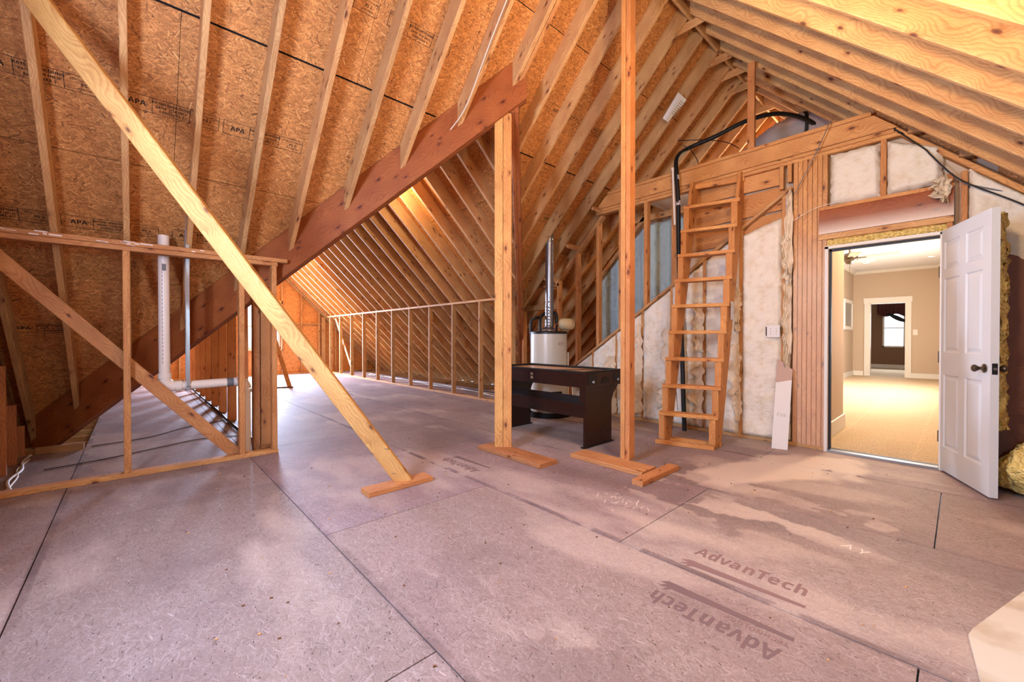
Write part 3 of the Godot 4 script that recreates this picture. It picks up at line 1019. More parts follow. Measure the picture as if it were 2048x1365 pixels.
func build_end_walls() -> void:
	# far gable of the wing
	var w := thing("wall_back", "far gable wall of orange strand board and studs closing the wing", "wall", P(2.87, 0, 14.5), "", "structure")
	for pl: PackedVector2Array in holed([Vector2(-1.15, -0.3), Vector2(6.9, -0.3), Vector2(6.9, 0.0), Vector2(2.87, 4.05), Vector2(-1.15, 0.03)], 2.36, 3.38, 0.8, 2.22):
		var mb := MB.new()
		prism(mb, pl, P(0, 0, 14.52), Vector3(1, 0, 0), Vector3(0, 1, 0), P(0, 0, 0.1), 0.8, Vector2(rng.randf(), rng.randf()))
		put(mb, "sheathing_panel", M.osb, w)
	for b in [0.3, 0.9, 1.5, 2.1, 2.32, 3.42, 3.98, 4.52, 5.06, 5.6, 6.14]:
		stud(w, b, 14.47, 0.04, 4.0 - absf(b - 2.87) - 0.28, 0.042, 0.09, tint(0.85), null, P(signf(b - 2.87), 1, 0))
	stud(w, 4.66, 14.46, 0.04, 1.85, 0.12, 0.1, tint(0.9))
	board(w, "bottom_plate", P(0.3, 0.02, 14.47), P(6.5, 0.02, 14.47), 0.09, 0.04, Vector3.UP)
	board(w, "blocking", P(3.44, 1.62, 14.48), P(4.6, 1.62, 14.48), 0.06, 0.05, Vector3.UP, null, tint(0.7))
	board(w, "header", P(2.3, 2.27, 14.47), P(3.44, 2.27, 14.47), 0.09, 0.1, Vector3.UP)
	board(w, "sill_plate", P(2.3, 0.78, 14.47), P(3.44, 0.78, 14.47), 0.09, 0.04, Vector3.UP)
	for sd in [1.0, -1.0]:
		board(w, "gable_plate", P(2.87 + sd * 0.03, 3.70, 14.46), P(2.87 + sd * 3.7, 0.03, 14.46), 0.09, 0.09, P(sd, 1, 0), null, tint(0.9), P(1, 0, 0), P(0, 1, 0))
	window_at("window_1", "bright window in the far gable at the end of the wing", false, 14.56, 2.36, 3.38, 0.8, 2.22, -1)
	# left gable, with an unseen window placed to light the main attic
	w = thing("wall_left", "left gable wall with tall studs stepping down towards the eave", "wall", P(-0.95, 0, 3), "", "structure")
	for pl: PackedVector2Array in holed([Vector2(-3.0, -0.3), Vector2(7.0, -0.3), Vector2(7.0, 0.08), Vector2(2.06, 5.02), Vector2(-3.0, -0.04)], 1.45, 2.35, 1.2, 2.5):
		var mb := MB.new()
		prism(mb, pl, P(-0.93, 0, 0), Vector3(0, 0, -1), Vector3(0, 1, 0), Vector3(-0.1, 0, 0), 0.8, Vector2(rng.randf(), rng.randf()))
		put(mb, "sheathing_panel", M.osb, w)
	for a in [0.1, 0.9, 3.0, 4.0, 5.07, 5.47, 5.88, 6.25]:
		var hh: float = minf(2.96 + a, 7.08 - a) - 0.32
		if a > 4.9: hh = [1.26, 0.93, 0.55, 0.3][[5.07, 5.47, 5.88, 6.25].find(a)]
		stud(w, -0.87, a, 0.0, hh, 0.12, 0.044, Color(0.72, 0.5, 0.4))
	window_at("window_2", "unseen attic window in the left gable, placed to light the main attic", true, -0.98, 1.45, 2.35, 1.2, 2.5, 1)
	# end of the dark roof space beyond the door wall
	w = thing("wall_end", "dark end wall of the roof space beyond the door wall", "wall", P(12, 0, 3), "", "structure")
	var mb := MB.new()
	prism(mb, PackedVector2Array([Vector2(2.40, -0.3), Vector2(7.1, -0.3), Vector2(7.1, 0.05), Vector2(2.06, 5.05), Vector2(-0.35, 2.7), Vector2(0.25, 3.26), Vector2(2.40, 3.26)]), P(11.98, 0, 0), Vector3(0, 0, -1), Vector3(0, 1, 0), Vector3(0.1, 0, 0), 0.8)
	put(mb, "sheathing_panel", M.osb, w)
	mb = MB.new()
	cbox(mb, 5.79, 12.0, -0.02, 0.0, 2.42, 7.1)
	put(mb, "rough_floor", M.osb, w)
	# eave walls behind the camera
	w = thing("wall_front", "low strand board knee wall behind the camera", "wall", P(2, 0, -2.5), "", "structure")
	mb = MB.new()
	cbox(mb, -0.95, 5.3, 0, 0.6, -2.5, -2.4, 0.8)
	put(mb, "sheathing_panel", M.osb, w)

# ------------------------------------------------------------------ door wall
func slope_h(a: float) -> float:
	return 2.813 - (a - 1.218) * 0.697

func foam_patch(parent: Node3D, q: Array, base: float, thick: float, mt: Material, called := "foam", sd := 1) -> MeshInstance3D:
	# q: four (a, h) corners: top left, top right, bottom right, bottom left
	var n := FastNoiseLite.new()
	n.seed = sd
	n.frequency = 2.6
	n.fractal_octaves = 4
	var n2 := FastNoiseLite.new()
	n2.seed = sd + 3
	n2.frequency = 11.0
	n2.fractal_octaves = 3
	var mb := MB.new()
	mb.col = Color.WHITE * rng.randf_range(0.95, 1.0)
	var hgt: float = maxf(absf(q[0].y - q[3].y), absf(q[1].y - q[2].y))
	var wid: float = absf(q[0].x - q[1].x)
	sheet(mb, clampi(int(wid / 0.025), 6, 30), clampi(int(hgt / 0.03), 6, 70), func(u: float, v: float):
		var t: Vector2 = (q[0] as Vector2).lerp(q[1], u)
		var b: Vector2 = (q[3] as Vector2).lerp(q[2], u)
		var p := t.lerp(b, v)
		var eu := minf(u, 1.0 - u) * wid
		var ev := minf(v, 1.0 - v) * hgt
		var e := clampf(minf(eu, ev) / 0.05, 0.0, 1.0)
		e = sqrt(1.0 - (1.0 - e) * (1.0 - e))
		var d: float = e * (thick + n.get_noise_2d(p.x + sd, p.y) * thick * 0.5 + n2.get_noise_2d(p.x, p.y + sd) * 0.004)
		return P(base - maxf(d, 0.0), p.y + n2.get_noise_2d(p.y * 2.0, p.x) * 0.012 * (1.0 - e), p.x + n2.get_noise_2d(p.x * 2.0, p.y + 5.0) * 0.014 * (1.0 - e)), Vector3(-1, 0, 0))
	return put(mb, called, mt, parent)

func flap(parent: Node3D, a: float, h: float, w: float, l: float, lift: float, sd: float, base := 5.2) -> void:
	var mb := MB.new()
	var n := FastNoiseLite.new()
	n.seed = int(sd * 31.0)
	n.frequency = 1.6
	n.fractal_octaves = 4
	sheet(mb, 10, 20, func(u: float, v: float):
		var rag := n.get_noise_2d(v * 3.0, 4.0) * 0.9
		var ww := w * (0.35 + 0.5 * sqrt(sin(v * 3.0 + 0.07)) + rag)
		var x := (u - 0.2 + n.get_noise_2d(v * 2.0, 9.0) * 0.25) * maxf(ww, 0.008)
		return P(base - 0.008 - lift * (u * u * 0.7 + absf(n.get_noise_2d(u * 1.6, v * 2.6)) * 0.9), h - v * l + n.get_noise_2d(u * 2.0, 1.0) * 0.04, a + (x if sin(sd * 3.7) > 0 else -x)), Vector3(-1, 0, 0))
	put(mb, "torn_facing", M.film, parent)

func build_door_wall() -> void:
	var w := thing("wall_right", "insulated gable partition with spray foam, exposed studs, header and heavy top beam", "wall", P(5.28, 0, 1.5), "", "structure")
	# sheet closing the finished room behind
	for pl: PackedVector2Array in holed([Vector2(-2.75, -0.02), Vector2(2.42, -0.02), Vector2(2.42, 3.30), Vector2(0.55, 3.30), Vector2(-2.75, 0.0)], 0.10, 0.955, -0.1, 2.115):
		var mb := MB.new()
		prism(mb, pl, P(5.335, 0, 0), Vector3(0, 0, -1), Vector3(0, 1, 0), Vector3(0.025, 0, 0))
		put(mb, "drywall_sheet", M.wall_tan, w)
	var bm := Color(0.98, 0.84, 0.68)
	board(w, "beam", P(5.285, 3.222, 0.50), P(5.285, 3.222, 3.72), 0.09, 0.175, Vector3.UP, M.wood, bm, P(0, 1, -1), P(0, 1, 1), 0.006)
	board(w, "beam_cap", P(5.285, 3.331, 0.60), P(5.285, 3.331, 3.60), 0.10, 0.04, Vector3.UP, M.wood2, bm)
	board(w, "top_plate", P(5.285, 3.109, 0.42), P(5.285, 3.109, 3.80), 0.092, 0.038, Vector3.UP, null, bm, P(0, 1, -1))
	board(w, "top_plate", P(5.285, 3.068, 0.38), P(5.285, 3.068, 3.80), 0.092, 0.038, Vector3.UP, null, bm, P(0, 1, -1))
	# the plate under the right-hand roof slope, and blocks above it
	board(w, "sloped_plate", P(5.285, 3.115, 0.43), P(5.285, 0.10, -2.58), 0.092, 0.04, P(0, 1, -1), null, bm)
	for a in [0.30, -0.02, -0.62, -1.1]:
		board(w, "blocking", P(5.25, 2.70 + a + 0.03, a), P(5.25, 2.70 + a + 0.16, a - 0.02), 0.10, 0.09, Vector3(0, 0, 1), null, tint(0.75))
	stud(w, 5.285, 1.66, 3.351, 4.35, 0.05, 0.075, Color(0.85, 0.62, 0.48))
	# stud pack beside the door
	for k in 7:
		var a := 0.957 + 0.0425 * k
		var pm := MB.new()
		pm.two = true
		pm.col = Color(1.0, 0.86, 0.70) * rng.randf_range(0.88, 1.02)
		timber(pm, P(5.285, 0.04, a), P(5.285, 3.049, a), 0.092, 0.040, Vector3(0, 0, 1))
		for p in pm.v: pm.t2.append(Vector2(0.5, clampf((3.05 - p.y) / 3.05, 0.01, 0.99)))
		put(pm, "stud", M.sprayed_stud, w)
	board(w, "bottom_plate", P(5.285, 0.02, 0.94), P(5.285, 0.02, 5.5), 0.092, 0.04, Vector3.UP, null, tint(0.8))
	# ledgers behind the ladder and small blocks at the top
	board(w, "ledger", P(5.30, 2.955, 1.37), P(5.30, 2.955, 1.80), 0.04, 0.185, Vector3.UP, null, bm)
	board(w, "ledger", P(5.315, 2.955, 1.80), P(5.315, 2.955, 2.40), 0.04, 0.185, Vector3.UP, null, bm)
	board(w, "ledger", P(5.31, 2.72, 1.33), P(5.31, 2.68, 2.40), 0.03, 0.26, Vector3.UP, null, Color(0.9, 0.72, 0.55))
	board(w, "ledger", P(5.315, 2.44, 1.33), P(5.315, 2.40, 2.40), 0.03, 0.26, Vector3.UP, null, Color(0.85, 0.68, 0.52))
	for q in [[1.27, 2.86, 3.049], [1.345, 2.80, 3.049]]:
		stud(w, 5.27, q[0], q[1], q[2], 0.06, 0.04, bm * 0.95)
	# jack studs and header over the door
	for a in [0.075, -0.01]:
		stud(w, 5.285, a, 0.0, 2.60, 0.092, 0.04, Color(0.8, 0.62, 0.5))
	stud(w, 5.285, 0.51, 2.50, 3.05, 0.092, 0.042, Color(0.85, 0.66, 0.5))
	var hb := MB.new()
	hb.two = true
	timber(hb, P(5.27, 2.357, 0.05), P(5.27, 2.357, 1.003), 0.09, 0.245, Vector3.UP)
	for p in hb.v: hb.t2.append(Vector2(0.5, clampf((2.48 - p.y) / 0.245, 0.01, 0.99)))
	put(hb, "header", M.oversprayed, w)
	board(w, "header_trim", P(5.265, 2.203, 0.05), P(5.265, 2.203, 1.003), 0.09, 0.055, Vector3.UP, M.wood, Color(1.25, 1.2, 1.15))
	board(w, "header_cap", P(5.275, 2.499, 0.05), P(5.275, 2.499, 1.003), 0.09, 0.035, Vector3.UP, M.wood, Color(1.0, 0.85, 0.7))
	foam_patch(w, [Vector2(0.955, 2.178), Vector2(0.07, 2.178), Vector2(0.07, 2.10), Vector2(0.955, 2.10)], 5.26, 0.03, M.batt, "gap_insulation", 5)
	# foam above the header
	foam_patch(w, [Vector2(0.918, 3.043), Vector2(0.532, 3.043), Vector2(0.525, 2.525), Vector2(0.918, 2.522)], 5.29, 0.055, M.foam, "foam", 11)
	foam_patch(w, [Vector2(0.492, 3.043), Vector2(0.12, 2.86), Vector2(0.12, 2.54), Vector2(0.492, 2.52)], 5.29, 0.06, M.foam, "foam", 12)
	foam_patch(w, [Vector2(-0.03, 2.63), Vector2(-0.42, 2.24), Vector2(-0.42, 1.7), Vector2(-0.03, 1.7)], 5.29, 0.07, M.foam, "foam", 13)
	foam_patch(w, [Vector2(-0.46, 2.20), Vector2(-0.86, 1.80), Vector2(-0.86, 1.2), Vector2(-0.46, 1.2)], 5.29, 0.07, M.foam, "foam", 14)
	foam_patch(w, [Vector2(-0.03, 1.95), Vector2(-0.60, 1.75), Vector2(-0.60, 0.02), Vector2(-0.03, 0.02)], 5.27, 0.05, M.kraft_paper, "kraft_facing", 15)
	foam_patch(w, [Vector2(-0.60, 1.75), Vector2(-1.5, 1.1), Vector2(-1.5, 0.02), Vector2(-0.60, 0.02)], 5.27, 0.05, M.kraft_paper, "kraft_facing", 16)
	for a in [-0.44, -0.88]:
		stud(w, 5.285, a, 0.0, 2.68 + a - 0.03, 0.092, 0.04, Color(0.7, 0.52, 0.42), null, P(0, 1, -1))
	# foam bays left of the stud pack, cut along the slope
	var st := [1.245, 1.32, 1.75, 2.17, 2.595, 3.02, 3.44, 3.86, 4.29]
	for i in st.size() - 1:
		var a0: float = st[i] + 0.009
		var a1: float = st[i + 1] - 0.009
		var cut := 2.40 if a0 < 2.4 else 9.0
		if a1 - a0 < 0.1:
			foam_patch(w, [Vector2(a1, 2.72), Vector2(a0, 2.78), Vector2(a0, 0.05), Vector2(a1, 0.05)], 5.26, 0.04, M.foam, "foam", 20 + i)
			continue
		foam_patch(w, [Vector2(a1, minf(slope_h(a1), cut) - 0.03), Vector2(a0, minf(slope_h(a0) - 0.03, cut + 0.1)), Vector2(a0, 0.03), Vector2(a1, 0.03)], 5.275, 0.07, M.foam, "foam", 20 + i)
		if i >= 1:
			stud(w, 5.285, st[i], 0.04, slope_h(st[i]) - 0.02, 0.088, 0.04, Color(0.9, 0.78, 0.66), null, P(0, 1, 0.697))
	board(w, "sloped_plate", P(5.275, slope_h(1.24), 1.24), P(5.275, slope_h(4.25), 4.25), 0.10, 0.035, P(0, 1, 0.697), null, Color(0.80, 0.76, 0.72))
	# torn facing paper along the studs
	var fr := [[1.275, 2.3, 0.06, 0.5], [1.265, 1.75, 0.05, 0.9], [1.27, 0.6, 0.06, 0.45], [1.75, 1.75, 0.12, 0.5], [1.76, 1.1, 0.14, 0.6], [1.74, 0.55, 0.10, 0.35], [2.17, 1.6, 0.15, 0.6], [2.18, 0.85, 0.18, 0.65], [2.6, 1.3, 0.14, 0.6], [2.6, 0.6, 0.18, 0.5], [3.02, 1.35, 0.16, 0.7], [3.03, 0.65, 0.2, 0.55], [3.44, 0.9, 0.16, 0.6], [3.44, 0.4, 0.2, 0.35], [3.86, 0.7, 0.2, 0.5], [1.235, 2.75, 0.07, 0.9], [1.235, 1.8, 0.04, 0.8]]
	for i in fr.size():
		flap(w, fr[i][0], fr[i][1], fr[i][2], fr[i][3], 0.05 + 0.03 * sin(i * 2.3), i * 1.7 + 0.4)
	flap(w, 0.09, 2.56, 0.14, 0.22, 0.08, 2.0)
	# open studs left of the slope, under the near roof
	for q in [[2.575, slope_h(2.575), 3.049], [2.975, slope_h(2.975), 3.049], [3.38, slope_h(3.38), 3.049], [3.78, slope_h(3.78), 2.90], [4.185, slope_h(4.185), 2.50], [4.58, 0.04, 2.10], [5.43, 0.04, 2.04]]:
		stud(w, 5.285, q[0], q[1], q[2], 0.090, 0.052, Color(0.92, 0.74, 0.58) * rng.randf_range(0.9, 1.05), null, P(0, 1, 1) if q[0] > 3.5 and q[0] < 5 else Vector3.ZERO)
	board(w, "rake_plate", P(5.285, 3.02, 3.70), P(5.285, 2.06, 4.66), 0.09, 0.04, P(0, 1, 1), null, tint(0.9))
	board(w, "top_plate", P(5.285, 2.06, 4.56), P(5.285, 2.06, 5.50), 0.09, 0.045, Vector3.UP, null, tint(0.9))
	board(w, "blocking", P(5.285, 1.70, 4.62), P(5.285, 1.70, 5.40), 0.06, 0.09, Vector3.UP, null, tint(0.7))
	# set-back foam wall seen between the open studs
	foam_patch(w, [Vector2(3.25, 2.90), Vector2(2.84, 2.90), Vector2(2.84, 0.9), Vector2(3.25, 0.9)], 5.80, 0.06, M.blue_foam, "set_back_foam", 31)
	foam_patch(w, [Vector2(3.68, 2.52), Vector2(3.28, 2.88), Vector2(3.28, 0.9), Vector2(3.68, 0.9)], 5.80, 0.06, M.blue_foam, "set_back_foam", 32)
	foam_patch(w, [Vector2(4.12, 2.07), Vector2(3.71, 2.48), Vector2(3.71, 0.7), Vector2(4.12, 0.7)], 5.80, 0.06, M.blue_foam, "set_back_foam", 33)
	foam_patch(w, [Vector2(2.81, 2.90), Vector2(2.42, 2.90), Vector2(2.42, 0.9), Vector2(2.81, 0.9)], 5.80, 0.06, M.blue_foam, "set_back_foam", 34)
	var mb := MB.new()
	prism(mb, PackedVector2Array([Vector2(2.42, 0.0), Vector2(4.16, 0.0), Vector2(4.16, 2.10), Vector2(3.28, 2.95), Vector2(2.42, 2.95)]), P(5.80, 0, 0), Vector3(0, 0, -1), Vector3(0, 1, 0), Vector3(0.03, 0, 0))
	put(mb, "set_back_sheet", M.wall_brown, w)
	board(w, "set_back_plate", P(5.76, 2.98, 2.42), P(5.76, 2.98, 3.5), 0.09, 0.09, Vector3.UP, null, tint(0.8))
	board(w, "set_back_plate", P(5.76, 3.0, 3.26), P(5.76, 2.10, 4.16), 0.09, 0.06, P(0, 1, 1), null, tint(0.8))
	mb = MB.new()
	prism(mb, PackedVector2Array([Vector2(0.6, 3.2), Vector2(0.6, 3.62), Vector2(-2.9, 0.12), Vector2(-2.9, -0.1)]), P(5.365, 0, 0), Vector3(0, 0, -1), Vector3(0, 1, 0), Vector3(0.025, 0, 0))
	put(mb, "added_end_board", M.osb, w)  # added board, closes the gap that let the sky through
	# ---- door frame, threshold
	var d := thing("door_1", "open white six-panel door with a satin knob, swung into the attic", "door", P(5.25, 0, 0.13), "", "structure")
	bb_part(d, "jamb", M.white_paint, 5.225, 5.37, 0.0, 2.10, 0.925, 0.953)
	bb_part(d, "jamb", M.white_paint, 5.225, 5.37, 0.0, 2.10, 0.103, 0.131)
	bb_part(d, "head_jamb", M.white_paint, 5.225, 5.37, 2.078, 2.106, 0.103, 0.953)
	bb_part(d, "weatherstrip", M.black, 5.282, 5.315, 0.02, 2.078, 0.905, 0.925)
	bb_part(d, "weatherstrip", M.black, 5.282, 5.315, 2.056, 2.078, 0.131, 0.925)
	bb_part(d, "threshold", M.galvanised, 5.215, 5.30, 0.0, 0.022, 0.131, 0.925)
	bb_part(d, "sill_gap", M.black, 5.30, 5.345, 0.0, 0.024, 0.131, 0.925)
	door_leaf(d)

func bb_part(parent: Node3D, called: String, mt: Material, b0: float, b1: float, h0: float, h1: float, a0: float, a1: float, ch := 0.003) -> MeshInstance3D:
	var mb := MB.new()
	bbox(mb, b0, b1, h0, h1, a0, a1, ch)
	return put(mb, called, mt, parent)

func door_leaf(d: Node3D) -> void:
	var o := P(5.235, 0.0, 0.125)
	var x := P(-0.934, 0, -0.359).normalized()
	var y := Vector3.UP
	var z := P(-0.359, 0, 0.934).normalized()   # out of the face towards the camera
	var L := func(u: float, v: float, q: float) -> Vector3: return o + x * u + y * v + z * q
	var lb := func(mb: MB, u0: float, u1: float, v0: float, v1: float, q0: float, q1: float):
		box(mb, L.call((u0 + u1) / 2, (v0 + v1) / 2, (q0 + q1) / 2), x * ((u1 - u0) / 2), y * ((v1 - v0) / 2), z * ((q1 - q0) / 2))
	var W := 0.745
	var mb := MB.new()
	lb.call(mb, 0.0, W, 0.015, 2.105, -0.045, -0.009)
	# stiles and rails proud of the core
	for u in [[0.0, 0.058], [0.312, 0.400], [0.640, W]]: lb.call(mb, u[0], u[1], 0.015, 2.105, -0.009, 0.0)
	for v in [[0.015, 0.22], [0.852, 1.045], [1.682, 1.758], [2.0, 2.105]]:
		lb.call(mb, 0.058, 0.312, v[0], v[1], -0.009, 0.0)
		lb.call(mb, 0.400, 0.640, v[0], v[1], -0.009, 0.0)
	var leaf := put(mb, "door_leaf", M.door_paint, d)
	d = leaf
	for u in [[0.058, 0.312], [0.400, 0.640]]:
		for v in [[0.22, 0.852], [1.045, 1.682], [1.758, 2.0]]:
			var pm := MB.new()
			# sticking slopes inward, then the raised field
			var r := [[u[0], u[1], v[0], v[1], 0.0], [u[0] + 0.012, u[1] - 0.012, v[0] + 0.012, v[1] - 0.012, -0.0085], [u[0] + 0.022, u[1] - 0.022, v[0] + 0.022, v[1] - 0.022, -0.0085], [u[0] + 0.045, u[1] - 0.045, v[0] + 0.045, v[1] - 0.045, -0.002]]
			for i in 3:
				var a: Array = r[i]
				var b: Array = r[i + 1]
				var ca := [L.call(a[0], a[2], a[4]), L.call(a[1], a[2], a[4]), L.call(a[1], a[3], a[4]), L.call(a[0], a[3], a[4])]
				var cb := [L.call(b[0], b[2], b[4]), L.call(b[1], b[2], b[4]), L.call(b[1], b[3], b[4]), L.call(b[0], b[3], b[4])]
				for k in 4:
					var k2 := (k + 1) % 4
					var nn: Vector3 = (ca[k2] - ca[k]).cross(cb[k] - ca[k]).normalized()
					if nn.dot(z) < 0: nn = -nn
					pm.quad(ca[k], ca[k2], cb[k2], cb[k], nn)
			var e: Array = r[3]
			pm.quad(L.call(e[0], e[2], e[4]), L.call(e[1], e[2], e[4]), L.call(e[1], e[3], e[4]), L.call(e[0], e[3], e[4]), z)
			put(pm, "door_panel", M.door_paint, d)
	var hw := MB.new()
	var bs := Basis(x, z, x.cross(z))
	for s in [1.0, -1.0]:
		var b2 := bs if s > 0 else Basis(x, -z, -x.cross(z))
		lathe(hw, [Vector2(0.0, 0.0), Vector2(0.033, 0.0), Vector2(0.033, 0.006), Vector2(0.014, 0.010), Vector2(0.011, 0.03), Vector2(0.018, 0.038), Vector2(0.027, 0.05), Vector2(0.027, 0.06), Vector2(0.018, 0.068), Vector2(0.0, 0.07)], L.call(0.675, 0.945, 0.0 if s > 0 else -0.045), b2, 24)
	var kn := put(hw, "door_knob", M.satin_nickel, d)
	kn.set_meta("label", "satin metal door knob")
	var lp := MB.new()
	lb.call(lp, W, W + 0.002, 0.905, 0.985, -0.037, -0.008)
	put(lp, "latch_plate", M.black, d)
	lp = MB.new()
	lb.call(lp, W, W + 0.010, 0.937, 0.953, -0.030, -0.015)
	put(lp, "latch_bolt", M.galvanised, d)
	for v in [0.3, 1.0, 1.75]:
		var hm := MB.new()
		tube(hm, [L.call(-0.008, v - 0.05, 0.004), L.call(-0.008, v + 0.05, 0.004)], 0.008, 10)
		put(hm, "hinge", M.satin_nickel, d)

# ------------------------------------------------------------------ the finished rooms beyond the door
func build_rooms() -> void:
	var f := thing("floor", "cream carpet of the bright finished room beyond the door", "carpet", P(11, 0, 1.2), "", "structure")
	var mb := MB.new()
	cbox(mb, 5.345, 12.0, -0.02, 0.02, -0.2, 2.4)
	cbox(mb, 12.0, 21.1, -0.02, 0.012, -0.2, 3.2)
	put(mb, "carpet", M.carpet, f)
	var c := thing("ceiling", "white ceiling of the finished room beyond the door", "ceiling", P(11, 3.19, 1.2), "", "structure")
	mb = MB.new()
	cbox(mb, 5.395, 21.1, 3.19, 3.27, -0.2, 3.2)
	put(mb, "drywall_sheet", M.ceiling_white, c)
	var ws := [
		["wall_room_side", "tan wall strip just inside the doorway on the left", [5.36, 6.69, 1.02, 1.14, 0.0, 3.19], M.wall_tan],
		["wall_room_left", "tan left wall of the finished room with a framed mirror", [6.60, 16.4, 2.27, 2.38, 0.0, 3.19], M.wall_tan],
		["wall_room_right", "tan right wall of the finished room hidden by the door", [5.36, 21.1, -0.2, -0.08, 0.0, 3.19], M.wall_tan]]
	for q in ws:
		var t := thing(q[0], q[1], "wall", P(q[2][0], 0, q[2][2]), "", "structure")
		mb = MB.new()
		cbox(mb, q[2][0], q[2][1], q[2][4], q[2][5], q[2][2], q[2][3])
		put(mb, "drywall_sheet", q[3], t)
	var fw := thing("wall_room_back", "tan far wall of the finished room with a cased opening", "wall", P(16.4, 0, 1.2), "", "structure")
	for pl: PackedVector2Array in holed([Vector2(-0.1, 0), Vector2(2.38, 0), Vector2(2.38, 3.19), Vector2(-0.1, 3.19)], 1.08, 1.88, -1, 2.2):
		mb = MB.new()
		prism(mb, pl, P(16.4, 0, 0), Vector3(0, 0, -1), Vector3(0, 1, 0), Vector3(0.12, 0, 0))
		put(mb, "drywall_sheet", M.wall_tan, fw)
	var rw := thing("wall_room_window", "brown wall of the furthest room with a window", "wall", P(21, 0, 1.7), "", "structure")
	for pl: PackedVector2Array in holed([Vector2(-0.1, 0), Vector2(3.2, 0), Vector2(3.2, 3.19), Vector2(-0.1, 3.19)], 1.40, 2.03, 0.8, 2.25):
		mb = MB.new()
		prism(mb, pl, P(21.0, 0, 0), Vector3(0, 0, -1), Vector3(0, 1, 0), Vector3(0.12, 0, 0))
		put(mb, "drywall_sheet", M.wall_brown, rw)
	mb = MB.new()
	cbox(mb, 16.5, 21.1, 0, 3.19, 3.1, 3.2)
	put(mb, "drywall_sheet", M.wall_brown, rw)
	mb = MB.new()
	cbox(mb, 16.52, 16.54, 0, 3.19, 2.0, 3.2)
	put(mb, "drywall_sheet", M.wall_brown, rw)
	# crown, baseboards
	var bd := thing("baseboard_room", "white baseboards and crown moulding of the finished room", "baseboard", P(11, 0, 1.2), "", "structure")
	bb_part(bd, "baseboard", M.white_paint, 5.37, 6.70, 0.02, 0.20, 1.0, 1.02, 0.006)
	bb_part(bd, "baseboard", M.white_paint, 6.69, 6.71, 0.02, 0.20, 1.0, 1.14, 0.004)
	bb_part(bd, "baseboard", M.white_paint, 16.38, 16.4, 0.0, 0.15, 0.0, 0.97, 0.004)
	bb_part(bd, "baseboard", M.white_paint, 16.38, 16.4, 0.0, 0.15, 2.02, 2.27, 0.004)
	bb_part(bd, "baseboard", M.white_paint, 8, 16.4, 0.0, 0.15, 2.25, 2.27, 0.004)
	bb_part(bd, "baseboard", M.white_paint, 20.98, 21.0, 0.0, 0.15, 0.0, 3.1, 0.004)
	for q in [[P(16.36, 3.15, 0.0), P(16.36, 3.15, 2.27)], [P(7, 3.15, 2.23), P(16.4, 3.15, 2.23)]]:
		mb = MB.new()
		timber(mb, q[0], q[1], 0.03, 0.11, P(-1, 1, 0) if absf(q[0].x - q[1].x) < 1 else P(0, 1, -1))
		put(mb, "crown_moulding", M.white_paint, bd)
	var dr := thing("door_2", "white cased opening in the far tan wall", "door frame", P(16.4, 0, 1.5), "", "structure")
	bb_part(dr, "casing", M.white_paint, 16.37, 16.40, 0, 2.36, 1.88, 2.0, 0.006)
	bb_part(dr, "casing", M.white_paint, 16.37, 16.40, 0, 2.36, 0.97, 1.08, 0.006)
	bb_part(dr, "head_casing", M.white_paint, 16.365, 16.40, 2.2, 2.36, 0.95, 2.02, 0.006)
	bb_part(dr, "jamb", M.white_paint, 16.38, 16.54, 0, 2.2, 1.86, 1.88)
	bb_part(dr, "jamb", M.white_paint, 16.38, 16.54, 0, 2.2, 1.08, 1.10)
	bb_part(dr, "head_jamb", M.white_paint, 16.38, 16.54, 2.18, 2.2, 1.08, 1.88)
	window_at("window_3", "window of the furthest room under the floral valance", true, 21.03, 1.40, 2.03, 0.8, 2.25, 1)
	# outside: a lawn and a road far below
	var g := thing("ground", "lawn and road outside the furthest window", "ground", P(40, -3, 0), "", "structure")
	mb = MB.new()
	cbox(mb, -60, 120, -3.3, -3.2, -80, 80)
	put(mb, "lawn", M.lawn, g)
	mb = MB.new()
	cbox(mb, 34, 46, -3.2, -3.17, -80, 80)
	put(mb, "road", M.road, g)
	# unseen lamp inside the door, lighting the floor there, and recessed cans
	var pos := [[6.88, 0.63], [9.5, 0.55], [12.0, 0.55], [14.6, 0.52], [12.0, 1.75], [14.6, 1.75]]
	var lab := ["unseen recessed ceiling light just inside the doorway", "recessed ceiling light second from the door along the right", "recessed ceiling light third from the door along the right", "recessed ceiling light at the far right before the tan wall", "recessed ceiling light along the left past the fan", "recessed ceiling light at the far left before the tan wall"]
	for i in pos.size():
		var at := P(pos[i][0], 3.19, pos[i][1])
		var t := thing("recessed_light", lab[i], "ceiling light", at, "recessed lights of the finished room")
		mb = MB.new()
		lathe(mb, [Vector2(0.0, -0.002), Vector2(0.07, -0.002)], at, Basis.IDENTITY, 20)
		put(mb, "lens", M.can_glow, t)
		mb = MB.new()
		lathe(mb, [Vector2(0.07, -0.003), Vector2(0.072, -0.009), Vector2(0.095, -0.007), Vector2(0.097, 0.0)], at, Basis.IDENTITY, 24)
		put(mb, "trim_ring", M.white_paint, t)
	var sp := OmniLight3D.new()
	sp.position = P(6.88, 3.10, 0.63)
	sp.light_color = Color(1.0, 0.74, 0.44).linear_to_srgb()
	sp.light_energy = 4.5
	sp.light_size = 0.07
	sp.omni_range = 20
	sp.omni_attenuation = 2.0
	sp.shadow_enabled = true
	sp.name = "door_can_lamp"
	add_child(sp, true)
	# ceiling fan
	var fan := thing("ceiling_fan", "ceiling fan with pale blades seen through the doorway", "ceiling fan", P(9.3, 2.56, 1.34))
	var fo := P(9.3, 2.56, 1.34)
	mb = MB.new()
